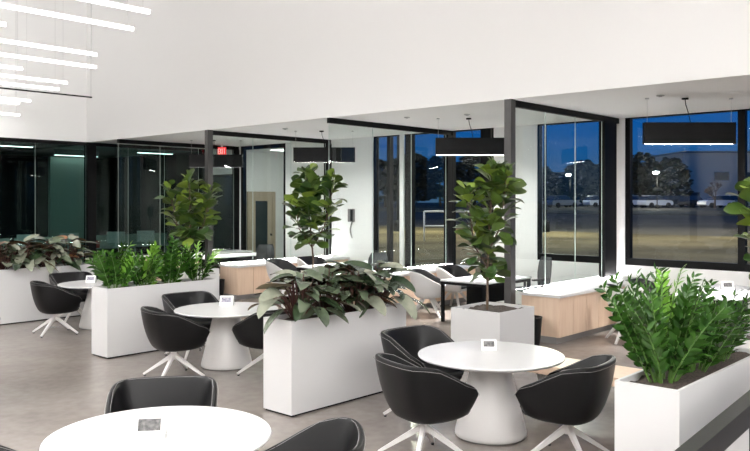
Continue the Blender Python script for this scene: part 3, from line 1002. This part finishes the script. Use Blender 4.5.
# wall telephone in the office behind the middle fig tree
t = thing('wall_telephone', 'dark wall telephone with a coiled cord on the white office wall', 'telephone', (XW - 0.001, 13.36, 1.83))
MB().bbox(-0.06, -0.10, -0.22, 0, 0.10, 0.10, 0.008).build('body', M['plinth'], t)
MB().bbox(-0.11, -0.095, -0.20, -0.061, -0.03, 0.09, 0.012).build('handset', M['plastic'], t)
cp = []
for k in range(60):
    f = k / 59
    cp.append((-0.05 + 0.018 * math.cos(k * 1.6), -0.06 + 0.07 * math.sin(f * 3) + 0.018 * math.sin(k * 1.6), -0.2 - 0.42 * f))
MB().tube(cp, 0.006, 5).build('coiled_cord', M['plastic'], t)

# ================================================================== PLANTERS
def make_planter(label, loc, L, W, H, group=None, name='planter_box'):
    t = thing(name, label, 'planter', (loc[0], loc[1], 0), 0, group)
    w_ = 0.022
    b = MB()
    b.box(0, 0, 0.02, L, w_, H).box(0, W - w_, 0.02, L, W, H).box(0, w_, 0.02, w_, W - w_, H).box(L - w_, w_, 0.02, L, W - w_, H).box(w_, w_, 0.02, L - w_, W - w_, 0.04)
    b.build('box', M['white'], t)
    MB().box(0.015, 0.015, 0, L - 0.015, W - 0.015, 0.02).build('recessed_base', M['black'], t)
    s = MB(); s.smooth = True
    nx, ny = max(4, int(L / 0.06)), max(4, int(W / 0.06))
    r = random.Random(int(L * 100) + int(loc[0] * 10))
    ids = [[s.vert((w_ + (L - 2 * w_) * i / nx, w_ + (W - 2 * w_) * j / ny, H - 0.045 + r.uniform(-0.012, 0.02))) for j in range(ny + 1)] for i in range(nx + 1)]
    lo = [[s.vert((w_ + (L - 2 * w_) * i, w_ + (W - 2 * w_) * j, H - 0.2)) for j in (0, 1)] for i in (0, 1)]
    for i in range(nx):
        for j in range(ny):
            s.face([ids[i][j], ids[i + 1][j], ids[i + 1][j + 1], ids[i][j + 1]])
    s.face([lo[0][0], lo[0][1], lo[1][1], lo[1][0]])
    s.build('soil', M['soil'], t)
    return t
PG = 'long white planter boxes'
make_planter('long white planter box of grey-leaved plants in the middle', (5.12, 5.77), 1.76, 0.43, 0.95, PG)
make_planter('long white planter box of green feathery plants left of the middle table', (5.33, 9.73), 1.78, 0.43, 0.95, PG)
make_planter('long white planter box at the far left under the black glass', (5.42, 13.72), 1.84, 0.43, 0.95, PG)
make_planter('long white planter box in the right-hand bottom corner', (4.90, 1.87), 1.78, 0.43, 0.95, PG)
SG = 'square white tree planters'
make_planter('square white planter with the nearest fig tree, beside the dark post', (8.45, 5.52), 0.85, 0.78, 0.70, SG)
make_planter('square white planter of the middle fig tree, behind the grey-leaved planter', (8.95, 9.57), 0.85, 0.78, 0.70, SG)
make_planter('square white planter of the farthest fig tree, behind the green feathery planter', (9.1, 13.5), 0.85, 0.78, 0.70, SG)
make_planter('square white planter at the right edge behind the corner plant', (8.55, 1.95), 0.85, 0.78, 0.70, SG)

# ================================================================== PLANTS
def sh_leaflet(t): return max(0.0, math.sin(PI * min(1, t) ** 0.75)) if t < 1 else 0.0
def sh_fig(t):
    if t >= 1: return 0.12
    return 0.12 + 0.88 * (math.sin(PI * t ** 1.35) ** 0.8) * (0.55 + 0.45 * min(1, t * 1.5)) if t > 0 else 0.06
def sh_heart(t):
    if t >= 1: return 0.0
    return (1 - t) ** 0.75 * (0.75 + 1.1 * t) if t > 0 else 0.55


def feather_plant(label, loc, nst, Hh, spread, seed, group, lean=(0, 0), new=2, leafL=0.085):
    r = random.Random(seed)
    t = thing('feathery_plant', label, 'plant', loc, 0, group)
    for k in range(nst):
        b = MB()
        az = 2 * PI * k / nst * 1.0 + r.uniform(-0.4, 0.4)
        tilt = r.uniform(0.05, 0.42) if k % 3 else r.uniform(0.35, 0.65)
        ln = Hh * r.uniform(0.72, 1.05) * (1.0 if k % 3 else 0.92)
        base = Vector((math.cos(az) * r.uniform(0.02, 0.09), math.sin(az) * r.uniform(0.02, 0.07), -0.05))
        d = Vector((math.cos(az) * math.sin(tilt) * spread + lean[0], math.sin(az) * math.sin(tilt) * spread + lean[1], math.cos(tilt))).normalized()
        n = 14
        pts = [base]
        out = Vector((d.x, d.y, 0))
        side = Vector((-math.sin(az), math.cos(az), 0)) * r.uniform(-0.04, 0.04)
        dirs = [d.copy()]
        for q in range(n):
            d = (d + out * 0.022 + side + Vector((0, 0, -0.012 if q > 7 else 0.01))).normalized()
            pts.append(pts[-1] + d * ln / n)
            dirs.append(d.copy())
        b.cur = 0
        b.tube(pts, [0.009 * (1 - 0.72 * q / n) for q in range(n + 1)], 5)
        b.cur = 1
        nl = int(13 * ln / 0.65) + 2
        tw = r.uniform(0, PI)
        for q in range(nl):
            f = 0.20 + 0.80 * q / (nl - 1)
            x = f * n
            i = min(int(x), n - 1)
            p = pts[i].lerp(pts[i + 1], x - i)
            td = dirs[min(i + 1, n)]
            ax = Vector((math.cos(tw), math.sin(tw), 0.2))
            sd = td.cross(ax)
            if sd.length < 0.05:
                sd = td.cross(Vector((1, 0, 0)))
            sd.normalize()
            nr = sd.cross(td)
            for s in (-1, 1):
                L = leafL * r.uniform(0.85, 1.15) * (0.70 + 0.5 * math.sin(PI * min(1, f * 0.95)))
                wq = r.uniform(-0.35, 0.35)
                dd = (td * r.uniform(0.75, 1.15) + sd * s * r.uniform(0.7, 0.95) + nr * (0.35 * s * (1 if q % 2 else -1) + wq)).normalized()
                b.leaf(p + td * (0.008 * s), dd, nr + sd * r.uniform(-0.5, 0.5) + td * 0.3, L, L * 0.172, sh_leaflet, 0.45, 0.25, 4)
        lm = M['zz_new'] if k < new else M['zz']
        b.build('frond', [M['zz_stem'], lm], t)
    return t


def big_leaf_plant(label, loc, nlf, R, Hh, seed, group, mats, leafL=0.30, sx=1.0, sy=1.0):
    r = random.Random(seed)
    t = thing('broad_leaf_plant', label, 'plant', loc, 0, group)
    st = MB()
    fo = MB()
    for k in range(nlf):
        az = k * 2.39996 + r.uniform(-0.3, 0.3)
        f = (k + 0.5) / nlf
        rr = R * (0.20 + 0.75 * f) * r.uniform(0.8, 1.15)
        hz = 0.10 + (Hh - 0.10) * (1 - f) ** 0.75 * r.uniform(0.75, 1.12)
        tip = Vector((math.cos(az) * rr * sx, math.sin(az) * rr * sy, hz))
        base = Vector((math.cos(az) * 0.03, math.sin(az) * 0.03, -0.06))
        midp = base.lerp(tip, 0.55) + Vector((0, 0, 0.10 + 0.05 * f))
        pts = []
        for q in range(7):
            u = q / 6
            pts.append(base * (1 - u) ** 2 + midp * 2 * u * (1 - u) + tip * u * u)
        st.tube(pts, 0.0065, 5)
        L = leafL * r.uniform(0.75, 1.2)
        dd = Vector((math.cos(az + r.uniform(-.5, .5)) * sx, math.sin(az + r.uniform(-.5, .5)) * sy, r.uniform(0.05, 0.6) - 0.35 * f)).normalized()
        fo.cur = r.choices(range(len(mats)), [3, 3, 2, 1][:len(mats)])[0]
        roll = Vector((r.uniform(-.45, .45), r.uniform(-.45, .45), 1))
        fo.leaf(tip - dd * L * 0.08, dd, roll, L, L * 0.28, sh_heart, r.uniform(0.3, 0.95), 0.26, 8)
    st.build('stalk', M['pstem'], t)
    fo.build('foliage', [M[m] for m in mats], t)
    return t


def fig_tree(label, loc, branches, seed, leafL=0.25, per=30, trunk_top=None):
    """branches: list of (polyline of offsets from loc, z from which leaves start)"""
    r = random.Random(seed)
    t = thing('fig_tree', label, 'tree', loc, 0, 'fiddle leaf fig trees in square planters')
    tr = MB(); fo = MB()
    for poly, zs, cnt, rad, lsc in branches:
        P = [Vector(p) for p in poly]
        # resample
        pts = []
        for a, c in zip(P, P[1:]):
            for q in range(6):
                pts.append(a.lerp(c, q / 6))
        pts.append(P[-1])
        tr.tube(pts, [rad * (1 - 0.65 * i / (len(pts) - 1)) for i in range(len(pts))], 7)
        lv = [p for p in pts if p.z >= zs]
        for k in range(cnt):
            f = (k + r.uniform(-0.3, 0.3)) / (cnt - 1)
            f = min(max(f, 0), 1)
            x = f * (len(lv) - 1); i = min(int(x), len(lv) - 2)
            p = lv[i].lerp(lv[i + 1], x - i)
            az = k * 2.39996 + r.uniform(-0.35, 0.35)
            el = r.uniform(0.15, 1.15) + 0.25 * (f > 0.85) - 0.55 * (f < 0.2)
            dd = Vector((math.cos(az) * math.cos(el), math.sin(az) * math.cos(el), math.sin(el)))
            L = leafL * lsc * r.uniform(0.75, 1.2) * (1.0 - 0.25 * (f > 0.9))
            pet = p + dd * r.uniform(0.05, 0.10)
            tr.tube([p, pet], 0.004, 4)
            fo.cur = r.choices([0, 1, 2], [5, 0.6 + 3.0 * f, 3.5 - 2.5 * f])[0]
            fo.leaf(pet, dd, Vector((r.uniform(-.7, .7), r.uniform(-.7, .7), 1)), L, L * 0.45, sh_fig, r.uniform(0.1, 0.8), 0.20, 7, 0.02)
    tr.build('trunk', M['bark'], t)
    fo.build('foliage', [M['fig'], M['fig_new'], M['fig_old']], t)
    return t


# fiddle leaf figs
fig_tree('fiddle leaf fig beside the dark post, the nearest of the fig trees', (8.80, 5.95, 0.64),
         [([(0, 0, 0), (0.01, 0, 0.45), (0.02, 0, 0.9), (0.05, -0.03, 1.55), (0.08, -0.06, 1.92)], 0.42, 95, 0.020, 1.0),
          ([(0.02, 0, 0.6), (-0.12, 0.14, 0.9), (-0.15, 0.18, 1.35), (-0.16, 0.17, 1.62)], 0.7, 46, 0.012, 0.95),
          ([(0.02, 0, 0.8), (0.14, -0.12, 1.15), (0.15, -0.18, 1.6), (0.16, -0.2, 1.82)], 0.95, 46, 0.012, 0.95)], 11, 0.235)
fig_tree('fiddle leaf fig behind the grey-leaved planter, middle one of the fig trees', (9.35, 9.97, 0.64),
         [([(0, 0, 0), (0, 0, 0.5), (-0.04, 0.05, 1.2), (-0.06, 0.07, 1.98)], 0.62, 95, 0.020, 1.05),
          ([(0, 0, 0.7), (0.12, -0.16, 1.05), (0.20, -0.26, 1.6), (0.21, -0.28, 1.86)], 0.85, 50, 0.012, 0.95),
          ([(0, 0, 0.65), (-0.18, 0.16, 1.0), (-0.22, 0.22, 1.45)], 0.85, 36, 0.012, 0.95)], 12, 0.25)
fig_tree('fiddle leaf fig behind the green feathery planter, the farthest of the fig trees', (9.50, 13.90, 0.64),
         [([(0, 0, 0), (0, 0, 0.5), (0.0, 0.0, 1.2), (-0.02, 0.02, 1.92)], 0.52, 80, 0.020, 1.0),
          ([(0, 0, 0.6), (0.2, -0.22, 1.0), (0.28, -0.33, 1.72)], 0.75, 46, 0.012, 1.0),
          ([(0, 0, 0.6), (-0.2, 0.2, 1.0), (-0.3, 0.33, 1.75)], 0.75, 46, 0.012, 1.0)], 13, 0.27)
fig_tree('fiddle leaf fig at the right edge, only a few leaves of it in view', (8.97, 2.34, 0.64),
         [([(0, 0, 0), (0, 0, 0.5), (0.0, 0.0, 1.2), (0.02, 0.02, 1.9)], 0.55, 80, 0.020, 1.0),
          ([(0, 0, 0.6), (-0.14, 0.16, 1.0), (-0.18, 0.22, 1.6)], 0.75, 40, 0.012, 1.0)], 14, 0.25)

FG = 'green feathery plants in the planter boxes'
feather_plant('green feathery plant in the right corner planter, the big front clump', (5.27, 2.12, 0.905), 28, 0.84, 0.95, 21, FG, (0.0, 0.02), 3, 0.095)
feather_plant('green feathery plant in the right corner planter, second from the front', (5.78, 2.12, 0.905), 20, 0.66, 1.0, 22, FG, (0, 0), 1, 0.10)
feather_plant('green feathery plant in the right corner planter, farthest from the front', (6.28, 2.12, 0.905), 18, 0.58, 1.0, 23, FG, (0, 0), 1, 0.10)
wh = ['leftmost clump', 'second clump from the left', 'third clump from the left', 'rightmost clump']
for k, x in enumerate((5.56, 6.0, 6.46, 6.90)):
    feather_plant('green feathery plant left of the middle table, %s in its planter' % wh[k], (x, 9.95, 0.905), 11, 0.68 - 0.07 * (k % 2), 0.85, 31 + k, FG, (0, 0), 2 + k % 2, 0.125)

BG = 'broad-leaved plants in the planter boxes'
for k, (x, y) in enumerate(((5.42, 5.99), (5.80, 6.0), (6.20, 5.98), (6.60, 6.0))):
    big_leaf_plant('grey-green broad-leaved plant of the middle planter, %s' % wh[k], (x, y, 0.905), 40, 0.34, 0.50, 41 + k, BG,
                   ['philo', 'philo_dark', 'philo', 'philo_light'], 0.33, 1.0, 1.0)
for k, x in enumerate((5.65, 6.05, 6.45, 6.90)):
    big_leaf_plant('silvery broad-leaved plant of the far left planter, %s' % wh[k], (x, 13.98, 0.905), 40, 0.38, 0.50, 51 + k, BG,
                   ['philo_light', 'philo_dark', 'philo', 'philo_red'], 0.34)

# ================================================================== DARK OFFICE THINGS (behind the end glazing)
def back_desk(x, y, label):
    t = thing('back_office_desk', label, 'desk', (x, y, 0.012), 0, 'desks behind the black glass')
    MB().bbox(-0.8, -0.35, 0.70, 0.8, 0.35, 0.73, 0.004).build('desktop', M['grey'], t)
    for sx in (-0.76, 0.72):
        for sy in (-0.32, 0.28):
            MB().box(sx, sy, 0, sx + 0.04, sy + 0.04, 0.699).build('leg', M['grey'], t)
    MB().box(-0.78, 0.30, 0.731, 0.78, 0.33, 1.08).build('divider', M['celadon'], t)
def monitor(x, y, rz, label):
    t = thing('monitor', label, 'monitor', (x, y, 0.743), rz, 'monitors behind the black glass')
    MB().bbox(-0.26, -0.02, 0.12, 0.26, 0.02, 0.46, 0.005).build('housing', M['paper'], t)
    MB().box(-0.245, -0.0235, 0.20, 0.245, -0.0205, 0.445).build('screen', M['screen'], t)
    MB().box(-0.03, -0.015, 0.01, 0.03, 0.02, 0.12).box(-0.1, -0.08, 0, 0.1, 0.08, 0.01).build('foot', M['paper'], t)
names = ['far left edge', 'second from the left edge', 'third from the left edge', 'fourth from the left edge', 'right of the black corner post', 'left of the farthest fig tree']
for k, x in enumerate((8.3, 10.0, 11.7, 13.3)):
    back_desk(x, 21.6, 'grey desk behind the black glass, ' + names[k])
for k, (x, rz) in enumerate(((8.0, .3), (9.35, -.5), (10.55, -.2), (12.0, -.6), (13.0, -.4))):
    monitor(x, 21.4, rz + PI, 'white framed monitor behind the black glass, ' + names[k])
tag(MB().bbox(-0.15, -0.12, 0, 0.15, 0.12, 0.22, 0.01).build('file_box', M['redsign'], None, (11.3, 21.45, 0.743)), 'red box among the desks behind the black glass', 'box')
# two ceiling strips added to light the desks and monitors of the dark office
for k, (x, y) in enumerate(((8.6, 20.7), (12.9, 20.7))):
    t = thing('strip_light', ['strip lamp over the desks behind the black glass at the far left', 'strip lamp over the desks right of the black corner post'][k], 'ceiling light', (x, y, 3.56))
    MB().box(-0.6, -0.05, 0, 0.6, 0.05, 0.058).build('housing', M['grey'], t)
    MB().box(-0.58, -0.045, -0.012, 0.58, 0.045, -0.001).build('diffuser', M['lampdim'], t)

# ================================================================== OUTSIDE
def at(px, d, z=0.0):
    """ground plan of a point seen in the given column of the photograph"""
    t_ = (px - 375) / 777.0
    return ((0.73996 + 0.67265 * t_) * d, (0.67265 - 0.73996 * t_) * d, z)
def gz(x):
    if x < 62: return 0.8 + (x - 30) / 32 * 0.15
    if x < 84: return 0.98 + (x - 62) / 22 * 0.07
    return 1.05 + (x - 84) / 176 * 0.25

def make_suv(label, loc, rz, paint):
    t = thing('parked_car', label, 'car', loc, rz, 'cars in the parking lot')
    # side profile lofted across the width
    low = [(-2.3, 0.45), (-2.32, 0.8), (-2.2, 1.0), (-0.95, 1.06), (0.9, 1.08), (1.95, 1.0), (2.28, 0.85), (2.33, 0.5), (2.2, 0.35), (-2.2, 0.33)]
    b = MB()
    n = len(low)
    for w_, s in ((-0.92, 0.96), (-0.95, 1.0), (0.95, 1.0), (0.92, 0.96)):
        for x, z in low:
            b.vert((x * s, w_, 0.35 + (z - 0.35) * (s if s < 1 else 1)))
    for j in range(3):
        for k in range(n):
            k2 = (k + 1) % n
            b.face([j * n + k, (j + 1) * n + k, (j + 1) * n + k2, j * n + k2])
    b.face(range(n)); b.face([3 * n + k for k in range(n)][::-1])
    b.build('body', paint, t)
    cab = [(-2.15, 1.02), (-1.85, 1.55), (-1.3, 1.66), (0.1, 1.66), (0.55, 1.56), (1.2, 1.06)]
    c = MB()
    n = len(cab)
    for w_, s in ((-0.86, 0), (-0.70, 1), (0.70, 1), (0.86, 0)):
        for x, z in cab:
            c.vert((x, w_ if (z < 1.1) else (0.70 if w_ > 0 else -0.70), z))
    for j in (0, 2):
        for k in range(n - 1):
            pass
    c.face(range(n)); c.face([3 * n + k for k in range(n)][::-1])
    for k in range(n - 1):
        c.face([k, 3 * n + k, 3 * n + k + 1, k + 1])
    c.face([n - 1, 4 * n - 1, 3 * n, 0])
    c.build('window_band', M['screen'], t)
    MB().bbox(-1.75, -0.69, 1.60, 0.35, 0.69, 1.69, 0.03).build('roof', paint, t)
    for x in (-1.4, 1.45):
        for s in (-1, 1):
            wh_ = MB()
            prof = [(0.20, 0.0), (0.34, 0.0), (0.36, 0.04), (0.36, 0.18), (0.34, 0.22), (0.20, 0.22)]
            i = len(wh_.v)
            for r_, yy_ in prof:
                for q in range(18):
                    a = 2 * PI * q / 18
                    wh_.v.append((x + r_ * math.cos(a), s * 0.97 - 0.11 + yy_, 0.36 + r_ * math.sin(a)))
            for j in range(len(prof) - 1):
                for q in range(18):
                    q2 = (q + 1) % 18
                    wh_.face([i + j * 18 + q, i + (j + 1) * 18 + q, i + (j + 1) * 18 + q2, i + j * 18 + q2], True)
            wh_.face([i + q for q in range(18)]); wh_.face([i + 5 * 18 + q for q in range(18)][::-1])
            wh_.build('wheel', M['tyre'], t)
    MB().box(2.2, -0.8, 0.72, 2.31, -0.5, 0.86).box(2.2, 0.5, 0.72, 2.31, 0.8, 0.86).build('headlamp', M['grey'], t)
    return t
cars = [(655, 108, 0.35, 'carwhite', 'white sport utility car in the lot below the street lamp'),
        (633, 116, 0.5, 'carwhite', 'white car at the left end of the parked row, next to the window frame'),
        (677, 118, 0.2, 'cardark', 'dark car right of the white one below the street lamp'),
        (693, 112, 0.6, 'cardark', 'dark car in the parked row, left of the white one before the tan building'),
        (716, 106, 3.4, 'carwhite', 'white sport utility car parked before the tan building'),
        (733, 112, 0.4, 'cargrey', 'grey car at the right of the parked row, by the window bar'),
        (562, 110, 0.4, 'cargrey', 'grey car seen through the nearest glass partition, left of the lot'),
        (600, 114, 0.3, 'carwhite', 'white car seen past the post at the end of the nearest partition')]
for px, d, rz, m, lb in cars:
    x, y, _ = at(px, d)
    make_suv(lb, (x, y, gz(x) + 0.01), rz + D(42.28 - 90), M[m])

def street_lamp(px, d, h, label, power):
    x, y, _ = at(px, d)
    t = thing('street_lamp', label, 'street lamp', (x, y, gz(x)), 0, 'street lamps')
    t.rotation_euler.z = D(15)
    MB().lathe([(0.20, 0), (0.20, 0.5)], 12).lathe([(0.07, 0.5), (0.05, h)], 10).beam((0, 0, h - 0.05), (-0.9, 0, h + 0.05), 0.08, 0.08).build('pole', M['black'], t)
    MB().bbox(-1.5, -0.22, h + 0.02, -0.8, 0.22, h + 0.16, 0.03).build('lamp_head', M['plinth'], t)
    MB().lathe([(0.30, h - 0.22), (0.36, h - 0.1), (0.30, h + 0.019)], 14, (-1.15, 0)).build('lens', M['lamp'], t)
    l = bpy.data.lights.new('lamp_light', 'POINT'); l.energy = power; l.color = (1, 0.9, 0.7); l.shadow_soft_size = 0.4
    lo = bpy.data.objects.new('lamp_light', l); COL.objects.link(lo); lo.parent = t; lo.location = (-1.15, 0, h - 0.6)
    return t
street_lamp(657, 98, 4.6, 'tall street lamp shining over the white parked car', 3000)
street_lamp(570, 120, 5.0, 'street lamp seen through the nearest glass partition', 3000)
street_lamp(398, 34, 7.5, 'street lamp outside behind the middle partition', 6000)  # lamp added to brighten the ground behind the middle windows
street_lamp(860, 30, 5.5, 'street lamp near the building, outside the camera view', 5000)  # unseen lamp, added as extra light on the ground outside
street_lamp(545, 33, 7.5, 'near street lamp lighting the lawn, its head above the window', 5000)  # added for the warm light it throws on the lawn

def outside_building(px0, px1, d, h, label, mat_, wins):
    x0, y0, _ = at(px0, d); x1, y1, _ = at(px1, d)
    z = gz(min(x0, x1)) - 0.1
    L = math.hypot(x1 - x0, y1 - y0)
    t = thing('outside_building', label, 'building', (x0, y0, z), math.atan2(y1 - y0, x1 - x0))
    MB().box(0, 0, 0, L, 14, h).build('wall', mat_, t)
    MB().box(-0.2, -0.2, h, L + 0.2, 14.2, h + 0.35).build('parapet', M['plinth'], t)
    for a, c, z0, z1 in wins:
        f = MB().box(a * L, -0.06, z0, c * L, -0.001, z1).build('window', M['plinth'], t)
        MB().box(a * L + 0.15, -0.09, z0 + 0.15, c * L - 0.15, -0.061, z1 - 0.15).build('pane', M['screen'], f)
    return t
outside_building(683, 760, 140, 9.6, 'tan flat-roofed building behind the parked cars', M['brick'], [(0.06, 0.22, 0.2, 2.6), (0.40, 0.60, 4.6, 6.2), (0.72, 0.9, 4.6, 6.2)])
outside_building(545, 605, 190, 7.5, 'low grey building beyond the lot, seen through the nearest partition', M['grey'], [(0.1, 0.3, 1, 4), (0.4, 0.6, 1, 4), (0.7, 0.9, 1, 4)])

def evergreen(px, d, h, r_, seed, label):
    x, y, _ = at(px, d)
    rr = random.Random(seed)
    t = thing('dark_tree', label, 'tree', (x, y, gz(min(x, 250)) - 0.05), 0, 'dark trees beyond the lot')
    MB().lathe([(0.25, 0), (0.18, h * 0.35)], 8).build('trunk', M['bark'], t)
    b = MB()
    for k in range(620):
        f = rr.random() ** 0.8
        z = h * (0.10 + 0.9 * f)
        R = r_ * (math.sin(PI * (0.16 + 0.84 * f)) ** 0.7) + 0.2
        a = rr.uniform(0, 2 * PI); q = R * rr.random() ** 0.45
        p = Vector((math.cos(a) * q, math.sin(a) * q, z))
        dd = Vector((math.cos(a), math.sin(a), rr.uniform(-0.3, 0.8)))
        b.leaf(p, dd, Vector((rr.uniform(-1, 1), rr.uniform(-1, 1), 1)), r_ * 0.36, r_ * 0.14, sh_leaflet, 0.5, 0.2, 3)
    b.build('foliage', M['treedark'], t)
k = 0
for px, d, h, r_ in ((626, 135, 8.5, 3.0), (643, 134, 8.9, 3.0), (658, 172, 10.5, 4.0), (671, 124, 7.6, 2.7), (683, 178, 11, 3.8), (768, 150, 8, 3.5), (540, 150, 7, 4), (583, 165, 9, 4.5), (604, 150, 8, 3.6), (475, 140, 9, 4.5), (440, 130, 8, 4), (410, 140, 9, 4.5), (385, 120, 7, 4)):
    wl_ = ['by the left frame of the big window', 'second from the left frame of the big window', 'behind the street lamp', 'right of the street lamp', 'just left of the tan building',
           'right of the window bar', 'left one seen through the nearest partition', 'middle one seen through the nearest partition', 'next to the post of the nearest partition',
           'behind the nearest fig tree', 'left of the nearest fig tree', 'behind the middle partition, right one', 'behind the middle partition, left one'][k]
    evergreen(px, d, h, r_, 70 + k, 'dark tree beyond the lot, ' + wl_)
    k += 1

def bare_tree(px, d, h, seed, label):
    x, y, _ = at(px, d)
    rr = random.Random(seed)
    t = thing('bare_tree', label, 'tree', (x, y, gz(x) - 0.05))
    b = MB()
    def grow(p, d_, L, rad, lev):
        q = p + d_ * L
        b.tube([p, p.lerp(q, 0.5) + Vector((rr.uniform(-.05, .05), rr.uniform(-.05, .05), 0)) * L, q], [rad, rad * 0.8, rad * 0.6], 4, False)
        if lev == 0: return
        for _k in range(4 if lev > 1 else 5):
            nd = (d_ + Vector((rr.uniform(-1, 1), rr.uniform(-1, 1), rr.uniform(-0.25, 0.6)))).normalized()
            grow(p.lerp(q, rr.uniform(0.7, 1)), nd, L * rr.uniform(0.6, 0.8), rad * 0.6, lev - 1)
    grow(Vector((0, 0, 0)), Vector((0, 0, 1)), h * 0.3, 0.16, 4)
    b.build('branches', M['twig'], t)
bare_tree(715, 98, 4.6, 5, 'bare round tree standing before the tan building')

# white railing outside behind the middle partition
x0_, y0_, _ = at(424, 27); x1_, y1_, _ = at(456, 27)
t = thing('outdoor_railing', 'white metal railing outside behind the middle partition', 'railing', (x0_, y0_, 0.7), math.atan2(y1_ - y0_, x1_ - x0_))
L = math.hypot(x1_ - x0_, y1_ - y0_)
MB().tube([(0, 0, 1.05), (L + 1.5, 0, 1.05)], 0.03, 6).tube([(0, 0, 0.55), (L + 1.5, 0, 0.55)], 0.025, 6).build('rail', M['wmetal'], t)
for q in (0, 0.9, 1.8, 2.6):
    MB().tube([(q, 0, -0.05), (q, 0, 1.05)], 0.03, 6).build('post', M['wmetal'], t)
